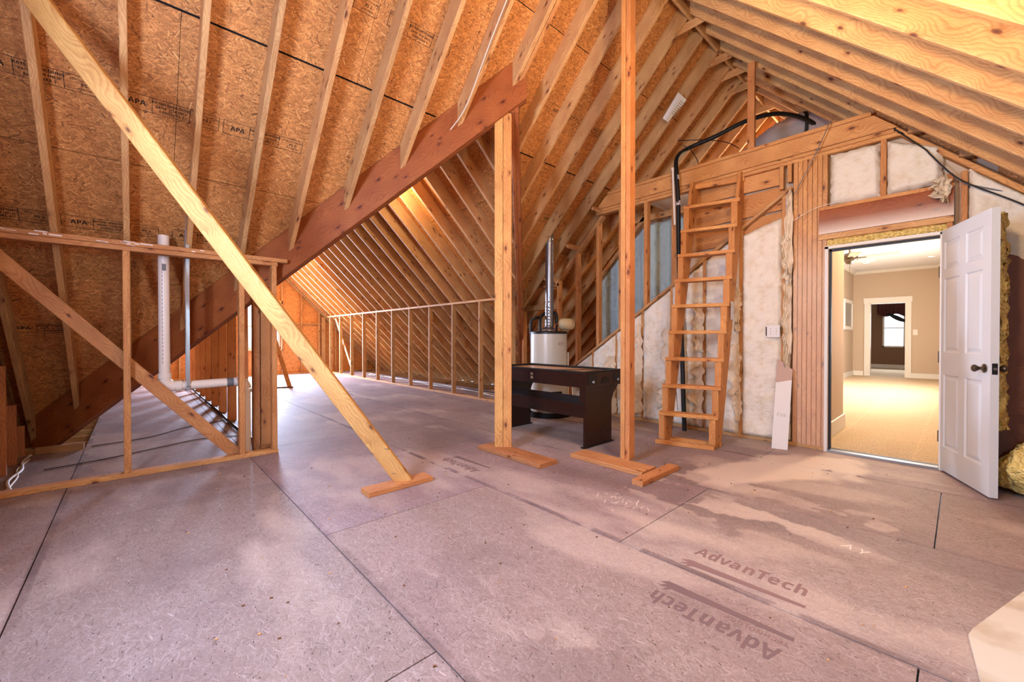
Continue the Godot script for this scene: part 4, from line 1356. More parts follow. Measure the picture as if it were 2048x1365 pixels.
	lathe(mb, [Vector2(0.0, -0.10), Vector2(0.05, -0.09), Vector2(0.075, -0.05), Vector2(0.11, -0.02), Vector2(0.12, 0.04), Vector2(0.08, 0.09), Vector2(0.02, 0.11), Vector2(0.016, 0.11)], fo, Basis.IDENTITY, 24)
	put(mb, "motor", M.satin_nickel, fan)
	mb = MB.new()
	tube(mb, [fo + Vector3(0, 0.1, 0), fo + Vector3(0, 0.60, 0)], 0.014, 10)
	lathe(mb, [Vector2(0.0, 0.54), Vector2(0.05, 0.55), Vector2(0.07, 0.63), Vector2(0.0, 0.63)], fo, Basis.IDENTITY, 20)
	put(mb, "downrod", M.satin_nickel, fan)
	mb = MB.new()
	tube(mb, [fo + Vector3(0, -0.09, 0), fo + Vector3(0, -0.24, 0)], 0.003, 6)
	lathe(mb, [Vector2(0.0, -0.28), Vector2(0.012, -0.27), Vector2(0.008, -0.24), Vector2(0.0, -0.235)], fo, Basis.IDENTITY, 10)
	put(mb, "pull_chain", M.satin_nickel, fan)
	for k in 5:
		var an := 0.35 + TAU * k / 5
		var dx := Vector3(cos(an), 0, sin(an))
		var dz := Vector3(-sin(an), 0.16, cos(an)).normalized()
		mb = MB.new()
		prism(mb, PackedVector2Array([Vector2(0.16, -0.05), Vector2(0.62, -0.075), Vector2(0.66, -0.05), Vector2(0.66, 0.05), Vector2(0.62, 0.075), Vector2(0.16, 0.05)]), fo, dx, dz, Vector3(0, 0.008, 0))
		put(mb, "blade", M.wall_tan, fan)
		mb = MB.new()
		box(mb, fo + dx * 0.16, dx * 0.07, Vector3(0, 0.006, 0), dz * 0.02)
		put(mb, "blade_iron", M.satin_nickel, fan)
	# mirror on the left wall, switch on the far wall
	var mr := thing("wall_mirror", "white framed mirror on the left wall of the bright room", "mirror", P(15.5, 1.4, 2.26))
	for q in [[14.85, 14.95, 1.40, 2.28], [16.05, 16.15, 1.40, 2.28], [14.95, 16.05, 1.40, 1.50], [14.95, 16.05, 2.18, 2.28]]:
		bb_part(mr, "frame", M.white_paint, q[0], q[1], q[2], q[3], 2.235, 2.27)
	bb_part(mr, "glass", M.galvanised, 14.95, 16.05, 1.5, 2.18, 2.255, 2.27)
	var sw := thing("light_switch", "small white switch plate on the far tan wall beside the opening", "light switch", P(16.39, 1.3, 0.89))
	bb_part(sw, "plate", M.white_paint, 16.388, 16.4, 1.24, 1.40, 0.84, 0.94, 0.003)
	bb_part(sw, "toggle", M.white_paint, 16.375, 16.39, 1.305, 1.335, 0.885, 0.895, 0.002)
	# valance and swag
	var va := thing("valance", "dark floral valance with a black swag over the furthest window", "curtain", P(20.9, 2.0, 1.7))
	mb = MB.new()
	sheet(mb, 40, 10, func(u: float, v: float):
		return P(20.88 + 0.03 * sin(u * 52.0) * (0.4 + v), 2.50 - v * (0.50 + 0.05 * sin(u * 11.0)), 1.25 + u * 0.93), Vector3(-1, 0, 0), 2.0)
	put(mb, "gathered_cloth", M.valance_cloth, va)
	mb = MB.new()
	sheet(mb, 24, 10, func(u: float, v: float):
		var sag := 2.06 - 0.42 * pow(1.0 - u, 0.8) * 0.9
		return P(20.84 - 0.05 * sin(v * PI) + 0.012 * sin(v * 22.0), sag + (0.02 + 0.16 * sin(u * PI)) * (0.5 - v) + 0.05, 1.30 + u * 0.62), Vector3(-1, 0, 0))
	put(mb, "swag", M.black, va)
	mb = MB.new()
	tube(mb, [P(20.92, 2.49, 1.22), P(20.92, 2.49, 2.2)], 0.012, 8)
	put(mb, "rod", M.white_paint, va)

# ------------------------------------------------------------------ posts, braces and the boards they stand on
func lying(called: String, label: String, b0: float, b1: float, a0: float, a1: float, h: float, col: Color, group := "") -> void:
	var t := thing(called, label, "board", P((b0 + b1) / 2, 0, (a0 + a1) / 2), group)
	if a1 - a0 > b1 - b0:
		board(t, "plank", P((b0 + b1) / 2, h / 2, a0), P((b0 + b1) / 2, h / 2, a1), b1 - b0, h, Vector3.UP, null, col)
	else:
		board(t, "plank", P(b0, h / 2, (a0 + a1) / 2), P(b1, h / 2, (a0 + a1) / 2), a1 - a0, h, Vector3.UP, null, col)

func build_posts() -> void:
	var e := 0.0315
	var t := thing("post", "pale double 2x4 post under the peak of the valley beam, on a plank", "post", P(2.80, 0.04, 3.19))
	var o := Vector3(0.016, 0, -0.016)
	stud(t, 2.80 - e, 3.20 + e, 0.04, 3.50, 0.05, 0.086, Color(1.08, 0.95, 0.74), null, Vector3.ZERO, "ply").mesh
	for k in 1: pass
	# turn the two plies to face along the beam
	for ch in t.get_children(): ch.free()
	for s in [-1.0, 1.0]:
		var b: float = 2.812 + s * 0.0315
		var a: float = 3.205 - s * 0.0315
		board(t, "ply", P(b, 0.04, a), P(b, 3.47, a), 0.086, 0.045, P(1, 0, 1), M.wood if s < 0 else M.wood2, Color(1.10, 0.95, 0.72) if s < 0 else Color(1.02, 0.86, 0.64))
	t = thing("post", "reddish ridge post of two 2x4s standing nearest the ladder", "post", P(3.40, 0.04, 2.10))
	board(t, "ply", P(3.40, 0.04, 2.135), P(3.40, 4.71, 2.135), 0.095, 0.046, Vector3(0, 0, 1), M.wood2, Color(0.95, 0.78, 0.58))
	board(t, "ply", P(3.402, 0.04, 2.086), P(3.402, 4.71, 2.086), 0.095, 0.046, Vector3(0, 0, 1), M.wood, Color(0.88, 0.64, 0.52))
	lying("base_board", "wide plank on the floor under the pale double post", 2.646, 2.88, 2.524, 3.42, 0.04, Color(0.72, 0.56, 0.5))
	lying("base_board", "wide stained plank on the floor under the reddish ridge post", 3.125, 3.36, 1.80, 2.57, 0.04, Color(0.86, 0.70, 0.6))
	lying("base_board", "short narrow block lying across the end of the ridge post plank", 2.922, 3.53, 1.676, 1.772, 0.042, Color(0.82, 0.60, 0.5))
	lying("base_board", "flat block under the foot of the long diagonal brace", 1.25, 1.785, 2.905, 3.05, 0.04, Color(0.86, 0.66, 0.54))
	t = thing("timber_brace", "long pale diagonal timber brace rising from a floor block to the rafters at upper left", "brace", P(1.56, 0.04, 3.0))
	var p0 := P(1.565, 0.04, 2.985)
	var p1 := P(-0.40, 3.10, 3.59)
	var dir := (p1 - p0).normalized()
	p1 = p1 + dir * 0.12
	var fc := P(-0.22, 0.05, -1.0).normalized()
	var en := fc.cross(dir).normalized()
	if en.y < 0: en = -en
	fc = (fc - en * 0.42).normalized()
	board(t, "timber", p0, p1, 0.05, 0.122, fc.cross(dir), M.wood, Color(1.12, 1.0, 0.78), Vector3.UP, Vector3.ZERO, 0.006)
	for q in [[0.33, 0.06], [0.30, -0.05], [0.1, 0.02]]:
		var mb := MB.new()
		box(mb, p0 + dir * q[0] + fc * 0.024 + fc.cross(dir) * q[1], dir * 0.012 + fc.cross(dir) * 0.012, fc * 0.003, fc.cross(dir) * 0.002)
		put(mb, "bent_nail", M.galvanised, t)
	# the small kickers far down the wing
	t = thing("kicker_brace", "small thin brace standing on a dark block far down the wing", "brace", P(2.66, 0, 10.6))
	board(t, "timber", P(2.66, 0.02, 10.6), P(2.42, 2.2, 12.2), 0.04, 0.09, P(1, 0, 0), null, Color(0.9, 0.7, 0.5), Vector3.UP)
	board(t, "block", P(2.25, 0.015, 10.75), P(2.72, 0.015, 10.55), 0.09, 0.03, Vector3.UP, null, Color(0.3, 0.22, 0.2))

# ------------------------------------------------------------------ ladder
func build_ladder() -> void:
	var t := thing("ladder", "steep handmade wooden ladder stair leaning against the beam by the foam wall", "ladder", P(4.3, 0, 2.0))
	var e1 := P(0.284, 0, -0.959)
	var e2 := P(1, 0, 0)
	var o := P(4.22, 0, 2.28)
	var k := 0.243
	var col := Color(1.02, 0.80, 0.56)
	var L := func(u: float, h: float, d: float) -> Vector3: return o + e1 * u + Vector3(h * k, h, 0) + e2 * d
	var Wd := 0.575
	for u in [0.035, Wd - 0.03]:
		var top := 3.08 if u < 0.3 else 3.10
		board(t, "rail", L.call(u, 0.0, 0.185), L.call(u, top, 0.150), 0.04, 0.165, e2, M.wood2, col * rng.randf_range(0.86, 0.95), Vector3.UP, Vector3.UP)
	board(t, "bottom_cleat", L.call(-0.005, 0.022, 0.03), L.call(Wd + 0.005, 0.022, 0.03), 0.045, 0.044, Vector3.UP, null, col)
	board(t, "bottom_cleat", L.call(0.0, 0.022, 0.24), L.call(Wd, 0.022, 0.24), 0.045, 0.044, Vector3.UP, null, col)
	for i in 9:
		var h := 0.345 + 0.3015 * i
		# tread sits level; its front edge on the leaning line
		var f := o + Vector3(h * k, 0, 0)
		board(t, "tread", f + e1 * (-0.012) + Vector3(0, h - 0.019, 0) + e2 * 0.06, f + e1 * (Wd + 0.006) + Vector3(0, h - 0.019, 0) + e2 * 0.06, 0.14, 0.038, Vector3.UP, null, col * rng.randf_range(0.95, 1.06))
		for u in [0.034, Wd - 0.034]:
			var h0: float = 0.044 if i == 0 else h - 0.3015
			board(t, "riser_block", f + e1 * u + Vector3(0, h0, 0) + e2 * 0.028, f + e1 * u + Vector3(0, h - 0.038, 0) + e2 * 0.028, 0.066, 0.055, e2, null, col * rng.randf_range(0.88, 1.02))
	board(t, "top_cleat", L.call(0.0, 3.03, 0.15), L.call(Wd, 3.03, 0.15), 0.04, 0.06, Vector3.UP, null, col)
	var mb := MB.new()
	box(mb, o + e1 * (Wd + 0.012) + Vector3(1.47 * k, 1.47, 0) + e2 * 0.14, e2 * 0.04, Vector3(0, 0.10, 0), e1 * 0.001)
	put(mb, "instruction_sheet", M.paper, t)

# ------------------------------------------------------------------ game table
func build_table() -> void:
	var t := thing("game_table", "dark brown air hockey style game table between the two posts", "game table", P(3.78, 0, 3.3))
	var tw: Material = M.table_wood
	var pt := func(called: String, mt: Material, b0: float, b1: float, h0: float, h1: float, a0: float, a1: float, ch := 0.003):
		return bb_part(t, called, mt, b0, b1, h0, h1, a0, a1, ch)
	pt.call("side_apron", tw, 3.43, 3.455, 0.645, 0.80, 2.62, 4.09)
	pt.call("side_apron", tw, 4.105, 4.13, 0.645, 0.80, 2.62, 4.09)
	pt.call("end_apron", tw, 3.455, 4.105, 0.645, 0.80, 2.62, 2.645)
	pt.call("end_apron", tw, 3.455, 4.105, 0.645, 0.80, 4.065, 4.09)
	pt.call("rail", M.black, 3.425, 3.49, 0.80, 0.812, 2.615, 4.095)
	pt.call("rail", M.black, 4.07, 4.135, 0.80, 0.812, 2.615, 4.095)
	pt.call("rail", M.black, 3.49, 4.07, 0.80, 0.812, 2.615, 2.70)
	pt.call("rail", M.black, 3.49, 4.07, 0.80, 0.812, 4.03, 4.095)
	pt.call("playing_surface", M.table_top, 3.455, 4.105, 0.765, 0.79, 2.645, 4.065)
	# goal openings and score units on the near end
	pt.call("speaker_panel", M.black, 3.47, 3.62, 0.675, 0.785, 2.612, 2.622)
	pt.call("speaker_panel", M.black, 3.94, 4.095, 0.675, 0.785, 2.612, 2.622)
	var mb := MB.new()
	var pts := PackedVector2Array()
	for i in 17: pts.append(Vector2(cos(PI * i / 16.0) * 0.075, sin(PI * i / 16.0) * 0.07))
	prism(mb, pts, P(3.78, 0.675, 2.621), Vector3(1, 0, 0), Vector3(0, 1, 0), P(0, 0, -0.008))
	put(mb, "goal_slot", M.black, t)
	for q in [3.56, 4.02]:
		mb = MB.new()
		lathe(mb, [Vector2(0.0, 0.006), Vector2(0.016, 0.006), Vector2(0.019, 0.0)], P(q, 0.70, 2.612), Basis(Vector3(1, 0, 0), P(0, 0, -1), Vector3(0, -1, 0)), 16)
		put(mb, "speaker_ring", M.galvanised, t)
	# end panels with flared shoulders, on pads
	var prof := PackedVector2Array([Vector2(3.49, 0.012), Vector2(3.965, 0.012), Vector2(3.965, 0.43), Vector2(3.975, 0.49), Vector2(4.01, 0.55), Vector2(4.075, 0.61), Vector2(4.10, 0.65), Vector2(3.45, 0.65), Vector2(3.45, 0.55), Vector2(3.49, 0.49)])
	for a in [2.665, 3.955]:
		mb = MB.new()
		prism(mb, prof, P(0, 0, a), Vector3(1, 0, 0), Vector3(0, 1, 0), P(0, 0, 0.03), 1.0, Vector2(0.1, 0.3))
		put(mb, "end_panel", tw, t)
		pt.call("foot_pad", M.black, 3.46, 3.995, 0.0, 0.014, a - 0.012, a + 0.042)
		pt.call("corner_block", tw, 3.432, 3.475, 0.49, 0.80, a - 0.045, a + 0.035)
	pt.call("stretcher", tw, 3.50, 3.52, 0.315, 0.46, 2.695, 3.955)
	pt.call("shelf", M.black, 3.50, 3.56, 0.46, 0.475, 2.695, 3.955)
	pt.call("shelf_lip", M.black, 3.505, 3.515, 0.46, 0.545, 2.695, 3.955)
	# white maker's mark on the side
	for q in [["ES", 0.747, 0.04], ["m", 0.708, 0.05]]:
		inst(text_mesh(q[0], q[2], 0.0006, "Droid Sans", 800), "printed_mark", M.white_wire, t, Transform3D(Basis(P(0, 0, -1), Vector3.UP, Vector3(-1, 0, 0)), P(3.4295, q[1], 3.40)))
	# cord across the top
	mb = MB.new()
	tube(mb, smooth_path([P(3.46, 0.815, 3.9), P(3.55, 0.795, 3.72), P(3.60, 0.794, 3.3), P(3.78, 0.794, 3.05), P(3.9, 0.794, 3.0), P(3.95, 0.795, 2.75)]), 0.004, 6)
	alone(mb, "cord", M.rubber, "thin black cord lying across the tan top of the game table", "cord")

# ------------------------------------------------------------------ water heater
func build_heater() -> void:
	var c := P(4.635, 0.0, 4.235)
	var t := thing("drain_pan", "black round drain pan on the floor under the water heater", "drain pan", c)
	var mb := MB.new()
	lathe(mb, [Vector2(0.0, 0.003), Vector2(0.325, 0.003), Vector2(0.335, 0.008), Vector2(0.345, 0.068), Vector2(0.352, 0.07), Vector2(0.352, 0.064), Vector2(0.342, 0.0), Vector2(0.0, 0.0)], c, Basis.IDENTITY, 48)
	put(mb, "pan", M.black, t)
	t = thing("water_heater", "cream tank water heater with a galvanised flue behind the game table", "water heater", c + Vector3(0, 0.05, 0))
	mb = MB.new()
	lathe(mb, [Vector2(0.0, 0.06), Vector2(0.262, 0.06), Vector2(0.272, 0.07), Vector2(0.275, 0.09), Vector2(0.275, 1.225)], c, Basis.IDENTITY, 56)
	put(mb, "tank_jacket", M.enamel, t)
	mb = MB.new()
	lathe(mb, [Vector2(0.275, 1.225), Vector2(0.279, 1.228), Vector2(0.279, 1.255), Vector2(0.268, 1.265), Vector2(0.0, 1.268)], c, Basis.IDENTITY, 56)
	put(mb, "top_cap", M.black, t)
	for k in 3:
		var an := 0.5 + TAU * k / 3
		mb = MB.new()
		lathe(mb, [Vector2(0.0, 0.0), Vector2(0.02, 0.0), Vector2(0.02, 0.06), Vector2(0.0, 0.06)], c + Vector3(cos(an), 0, sin(an)) * 0.22 + Vector3(0, 0.002, 0), Basis.IDENTITY, 12)
		put(mb, "foot", M.black, t)
	mb = MB.new()
	lathe(mb, [Vector2(0.0, 1.27), Vector2(0.12, 1.275), Vector2(0.115, 1.29), Vector2(0.066, 1.33), Vector2(0.064, 1.34)], c, Basis.IDENTITY, 32)
	put(mb, "draft_hood", M.galvanised, t)
	mb = MB.new()
	var fp := [Vector2(0.063, 1.31)]
	for i in 7:
		fp.append(Vector2(0.063, 1.34 + i * 0.045))
		fp.append(Vector2(0.066, 1.355 + i * 0.045))
		fp.append(Vector2(0.063, 1.37 + i * 0.045))
	fp.append(Vector2(0.061, 1.70))
	fp.append(Vector2(0.064, 1.71))
	fp.append(Vector2(0.061, 1.72))
	fp.append(Vector2(0.061, 2.86))
	lathe(mb, fp, c + Vector3(0.015, 0, 0), Basis.IDENTITY, 28)
	var fl := put(mb, "flue_pipe", M.galvanised, t)
	fl.set_meta("label", "galvanised metal flue pipe")
	# expansion tank lying on its side
	var ex := P(0.738, 0, -0.675)
	var tc := P(4.80, 1.375, 4.03) - ex * 0.10
	mb = MB.new()
	lathe(mb, [Vector2(0.0, -0.015), Vector2(0.045, -0.01), Vector2(0.076, 0.012), Vector2(0.086, 0.045), Vector2(0.087, 0.10), Vector2(0.089, 0.105), Vector2(0.087, 0.11), Vector2(0.086, 0.175), Vector2(0.07, 0.212), Vector2(0.04, 0.228), Vector2(0.0, 0.232)], tc, Basis(Vector3.UP, ex, Vector3.UP.cross(ex)), 32)
	var et := put(mb, "expansion_tank", M.tank_paint, t)
	et.set_meta("label", "small cream expansion tank")
	mb = MB.new()
	tube(mb, smooth_path([tc - ex * 0.01, tc - ex * 0.05 + Vector3(0, -0.005, 0), tc - ex * 0.07 + Vector3(0, -0.05, 0), tc - ex * 0.07 + Vector3(0, -0.11, 0)]), 0.011, 10)
	put(mb, "copper_pipe", M.copper, t)
	# insulated pipes
	var l := P(-0.738, 0, 0.675)
	mb = MB.new()
	tube(mb, smooth_path([c + l * 0.24 + Vector3(0, 0.9, 0), c + l * 0.27 + Vector3(0, 1.28, 0), c + l * 0.26 + Vector3(0, 1.42, 0), c + l * 0.20 + Vector3(0, 1.47, 0), c + l * 0.10 + Vector3(0, 1.48, 0) + P(0.05, 0, 0.1), c + P(0.12, 1.55, 0.2)]), 0.022, 12)
	put(mb, "pipe_insulation", M.rubber, t)
	mb = MB.new()
	tube(mb, smooth_path([c + l * 0.13 + Vector3(0, 1.26, 0), c + l * 0.13 + Vector3(0, 1.40, 0), c + l * 0.10 + Vector3(0, 1.50, 0) + P(0.04, 0, 0.05), c + l * 0.03 + Vector3(0, 1.56, 0) + P(0.1, 0, 0.1)]), 0.022, 12)
	put(mb, "pipe_insulation", M.rubber, t)
	mb = MB.new()
	tube(mb, smooth_path([c - l * 0.11 + Vector3(0, 1.26, 0), c - l * 0.12 + Vector3(0, 1.45, 0), c - l * 0.10 + Vector3(0, 1.54, 0), c - l * 0.02 + Vector3(0, 1.56, 0) + P(0.1, 0, 0.1)]), 0.024, 12)
	put(mb, "pipe_insulation", M.rubber, t)
	mb = MB.new()
	tube(mb, [c - l * 0.29 + P(-0.03, 0.95, -0.03), c - l * 0.29 + P(-0.03, 0.12, -0.03)], 0.013, 10)
	put(mb, "relief_pipe", M.white_wire, t)
	# labels on the curved jacket, facing the room
	var face := func(ang: float, h: float, r := 0.2757) -> Transform3D:
		var n := Vector3(sin(ang), 0, cos(ang))
		var xx := Vector3.UP.cross(n).normalized()
		return Transform3D(Basis(xx, Vector3.UP, n), c + n * r + Vector3(0, h, 0))
	var f0 := atan2(-0.738, 0.675)
	mb = MB.new()
	var el := PackedVector2Array()
	for i in 24: el.append(Vector2(cos(TAU * i / 24) * 0.05, sin(TAU * i / 24) * 0.027))
	var x1: Transform3D = face.call(f0 + 0.72, 1.08, 0.2735)
	prism(mb, el, x1.origin, x1.basis.x, x1.basis.y, x1.basis.z * 0.004)
	var bg := put(mb, "badge", M.copper, t)
	mb = MB.new()
	for i in el.size(): el[i] *= 0.84
	prism(mb, el, x1.origin + x1.basis.z * 0.004, x1.basis.x, x1.basis.y, x1.basis.z * 0.001)
	put(mb, "badge_field", M.white_paint, bg)
	inst(text_mesh("AO", 0.03, 0.0006, "Droid Serif", 700, true), "badge_text", M.black, bg, x1.translated_local(Vector3(0, 0, 0.0056)))
	var rows := [["GAS", 0.02, 0.73, 0.50], ["WATER HEATER", 0.012, 0.71, 0.62], ["CAUTION HOT", 0.011, 0.68, 0.62], ["120 F", 0.011, 0.66, 0.62]]
	for r in rows:
		inst(text_mesh(r[0], r[1], 0.0004), "label_text", M.ink, t, face.call(f0 + r[3] - 0.1, r[2], 0.2760))
	mb = MB.new()
	var x2: Transform3D = face.call(f0 + 0.16, 0.69, 0.2735)
	box(mb, x2.origin, x2.basis.x * 0.034, x2.basis.y * 0.02, x2.basis.z * 0.004)
	put(mb, "black_label", M.black, t)
	mb = MB.new()
	var x3: Transform3D = face.call(f0 + 0.45, 0.30, 0.272)
	box(mb, x3.origin, x3.basis.x * 0.07, x3.basis.y * 0.08, x3.basis.z * 0.03)
	put(mb, "burner_cover", M.black, t)

# ------------------------------------------------------------------ pipes, hoses, wires
func build_pipes() -> void:
	var t := thing("drain_pipe", "white plastic drain pipe rising above the partition and bending to the floor", "pipe", P(0.83, 0, 4.86))
	var z := 4.86
	var r := 0.041
	var mb := MB.new()
	tube(mb, [P(0.195, 0.80, z), P(0.195, 2.09, z)], r, 24)
	put(mb, "riser", M.pvc, t)
	mb = MB.new()
	var el := []
	for i in 9:
		var a := PI / 2 * i / 8
		el.append(P(0.195 + 0.075 * (1 - cos(a)), 0.80 - 0.075 * sin(a), z))
	tube(mb, el, r + 0.007, 24)
	tube(mb, [P(0.195, 0.80, z), P(0.195, 0.845, z)], r + 0.009, 24)
	tube(mb, [P(0.27, 0.725, z), P(0.315, 0.725, z)], r + 0.009, 24)
	put(mb, "elbow", M.pvc, t)
	mb = MB.new()
	tube(mb, [P(0.27, 0.725, z), P(0.745, 0.735, z)], r, 24)
	put(mb, "cross_run", M.pvc, t)
	mb = MB.new()
	tube(mb, [P(0.66, 0.733, z), P(0.715, 0.734, z)], r + 0.001, 24)
	put(mb, "coupling_band", M.grey_wire, t)
	mb = MB.new()
	el = []
	for i in 9:
		var a := PI / 2 * i / 8
		el.append(P(0.745 + 0.075 * sin(a), 0.735 - 0.075 * (1 - cos(a)), z))
	tube(mb, el, r + 0.007, 24)
	tube(mb, [P(0.82, 0.66, z), P(0.82, 0.62, z)], r + 0.009, 24)
	put(mb, "elbow", M.pvc, t)
	mb = MB.new()
	tube(mb, [P(0.82, 0.66, z), P(0.82, 0.0, z)], r, 24)
	put(mb, "drop", M.pvc, t)
	mb = MB.new()
	for i in 26:
		box(mb, P(0.195 - 0.013, 0.95 + i * 0.035, z - r * 0.96), Vector3(0.002, 0, 0), Vector3(0, 0.011, 0), Vector3(0, 0, 0.0008))
	box(mb, P(0.195 + 0.0, 1.80, z - r), Vector3(0.014, 0, 0), Vector3(0, 0.03, 0), Vector3(0, 0, 0.001))
	put(mb, "pipe_print", M.grey_wire, t)
	mb = MB.new()
	box(mb, P(0.36, 1.52, 4.80), Vector3(0.013, 0, 0), Vector3(0, 0.80, 0), Vector3(0, 0, 0.001))
	box(mb, P(0.36, 1.52, 4.90), Vector3(0.013, 0, 0), Vector3(0, 0.80, 0), Vector3(0, 0, 0.001))
	box(mb, P(0.36, 0.684, 4.85), Vector3(0.013, 0, 0), Vector3(0, 0.001, 0), Vector3(0, 0, 0.05))
	box(mb, P(0.36, 0.704, 4.80), Vector3(0.013, 0, 0), Vector3(0, 0.02, 0), Vector3(0, 0, 0.001))
	box(mb, P(0.36, 0.704, 4.90), Vector3(0.013, 0, 0), Vector3(0, 0.02, 0), Vector3(0, 0, 0.001))
	alone(mb, "hanger_strap", M.galvanised, "grey metal hanger strap looped under the horizontal drain pipe", "strap")
	# black insulated line up the wall and over the beam
	t = thing("insulated_hose", "thick black insulated hose rising behind the ladder and over the beam", "hose", P(5.1, 0, 2.34))
	mb = MB.new()
	tube(mb, smooth_path([P(5.08, 0.0, 2.34), P(5.09, 0.7, 2.37), P(5.10, 1.4, 2.40), P(5.12, 2.2, 2.44), P(5.14, 2.9, 2.46), P(5.17, 3.3, 2.50), P(5.28, 3.55, 2.54), P(5.55, 3.74, 2.50), P(5.65, 3.82, 2.20), P(5.8, 3.95, 1.85), P(6.1, 4.02, 1.55), P(6.6, 3.95, 1.3), P(7.0, 3.7, 1.2)], 8), 0.027, 12)
	put(mb, "foam_sleeve", M.rubber, t)
	for q in [[P(5.14, 2.86, 2.459), P(5.145, 2.92, 2.461)], [P(5.16, 3.20, 2.485), P(5.168, 3.26, 2.493)], [P(5.10, 1.5, 2.405), P(5.103, 1.55, 2.407)]]:
		mb = MB.new()
		tube(mb, q, 0.030, 12)
		put(mb, "silver_tape", M.foil, t)
	mb = MB.new()
	tube(mb, [P(5.13, 2.62, 2.50), P(5.15, 3.36, 2.54)], 0.0135, 10)
	tube(mb, [P(5.15, 3.34, 2.54), P(5.151, 3.37, 2.541)], 0.018, 10)
	alone(mb, "conduit_stub", M.pvc, "thin white pipe stub standing beside the black hose at the beam", "pipe")
	mb = MB.new()
	tube(mb, smooth_path([P(5.20, 3.72, 2.5), P(5.3, 3.66, 2.2), P(5.32, 3.55, 1.95), P(5.3, 3.42, 1.8)], 6), 0.005, 6)
	alone(mb, "wire", M.rubber, "longer thin black wire drooping off the hose above the beam", "wire")
	mb = MB.new()
	tube(mb, smooth_path([P(5.25, 3.66, 2.45), P(5.3, 3.60, 2.38), P(5.32, 3.45, 2.30), P(5.3, 3.36, 2.28)], 6), 0.005, 6)
	alone(mb, "wire", M.rubber, "shorter thin black wire hanging down to the beam top", "wire")
	mb = MB.new()
	tube(mb, smooth_path([P(5.06, 0.25, 2.42), P(5.06, 0.8, 2.46), P(5.07, 1.0, 2.44), P(5.08, 1.25, 2.44)], 6), 0.004, 6)
	alone(mb, "wire", M.rubber, "thin black wire hanging loose beside the hose behind the ladder", "wire")
	# flexible silver duct beyond the beam
	t = thing("flex_duct", "silver foil flexible duct arching above the beam by the right-hand rafters", "duct", P(6.6, 3.6, 1.5))
	mb = MB.new()
	tube(mb, smooth_path([P(6.3, 3.10, 2.55), P(6.35, 3.45, 2.2), P(6.45, 3.78, 1.88), P(6.6, 3.98, 1.55), P(6.8, 3.98, 1.25), P(7.0, 3.75, 0.98), P(7.1, 3.5, 0.9)], 26), 0.19, 24, func(s): return 0.185 + 0.009 * sin(s * 160.0) + 0.006 * sin(s * 57.0))
	put(mb, "foil_sleeve", M.foil, t)
	mb = MB.new()
	lathe(mb, [Vector2(0.20, -0.02), Vector2(0.208, -0.02), Vector2(0.208, 0.02), Vector2(0.20, 0.02)], P(6.66, 3.99, 1.46), Basis(Vector3.UP, P(0.4, 0, -0.9).normalized(), Vector3.UP.cross(P(0.4, 0, -0.9).normalized())), 28)
	box(mb, P(6.66, 4.28, 1.46), Vector3(0.02, 0, 0), Vector3(0, 0.12, 0), Vector3(0, 0, 0.002))
	put(mb, "hanger_band", M.rubber, t)
	mb = MB.new()
	tube(mb, smooth_path([P(2.393, 4.12, 2.66), P(2.40, 3.90, 2.88), P(2.409, 3.70, 3.07), P(2.424, 3.49, 3.28), P(2.41, 3.38, 3.40), P(2.36, 3.27, 3.50)], 6), 0.005, 8)
	alone(mb, "cable", M.white_wire, "white cable stapled along a rafter with its end hanging at the valley beam", "cable")
	mb = MB.new()
	tube(mb, smooth_path([P(5.215, 3.12, 0.44), P(5.21, 2.98, 0.33), P(5.195, 2.85, 0.23), P(5.19, 2.78, 0.19), P(5.19, 2.60, 0.08), P(5.19, 2.50, 0.0), P(5.19, 2.41, -0.10), P(5.19, 2.33, -0.20), P(5.19, 2.20, -0.35), P(5.2, 2.05, -0.5)], 8), 0.006, 8)
	alone(mb, "cable", M.rubber, "black cable sagging over the foam above the open door", "cable")
	mb = MB.new()
	tube(mb, [P(5.19, 2.70, 1.21), P(5.185, 3.08, 1.02), P(5.175, 3.36, 0.90), P(5.20, 3.37, 0.89)], 0.0045, 6)
	box(mb, P(5.183, 3.10, 1.01), Vector3(0.004, 0, 0), Vector3(0, 0.004, 0), Vector3(0, 0, 0.02))
	alone(mb, "cord", M.grey_wire, "grey cord slanting from the beam down to the torn foam corner", "cord")
	mb = MB.new()
	tube(mb, smooth_path([P(5.19, 2.42, 1.22), P(5.19, 2.50, 1.05), P(5.19, 2.525, 0.9), P(5.19, 2.52, 0.8)], 6), 0.003, 6)
	alone(mb, "cord", M.white_wire, "thin pale string stretched across the studs above the header", "cord")
	mb = MB.new()
	tube(mb, [P(5.235, 2.345, -0.26), P(5.19, 2.48, 0.0)], 0.005, 6)
	alone(mb, "rod", M.grey_wire, "thin grey rod sticking out under the rafters above the door", "rod")
	# cables on the floor
	var pathsets := [
		[[P(5.30, 0.008, 5.3), P(5.25, 0.008, 6.2), P(5.42, 0.012, 7.4), P(5.36, 0.008, 8.8), P(5.5, 0.01, 10.5), P(5.4, 0.008, 12.6)], M.white_wire, "white cable on the floor behind the knee wall nearest its studs"],
		[[P(5.55, 0.008, 5.3), P(5.48, 0.008, 6.4), P(5.36, 0.02, 7.1), P(5.55, 0.008, 8.4), P(5.52, 0.008, 10.5), P(5.62, 0.008, 13.0)], M.white_wire, "white cable on the floor behind the knee wall nearest the rafters"],
		[[P(5.42, 0.012, 5.2), P(5.6, 0.008, 6.1), P(5.46, 0.02, 7.3), P(5.44, 0.008, 9.3), P(5.6, 0.03, 10.8), P(5.35, 0.05, 11.6), P(5.45, 0.008, 12.2)], M.rubber, "black cable snaking on the floor behind the knee wall"]]
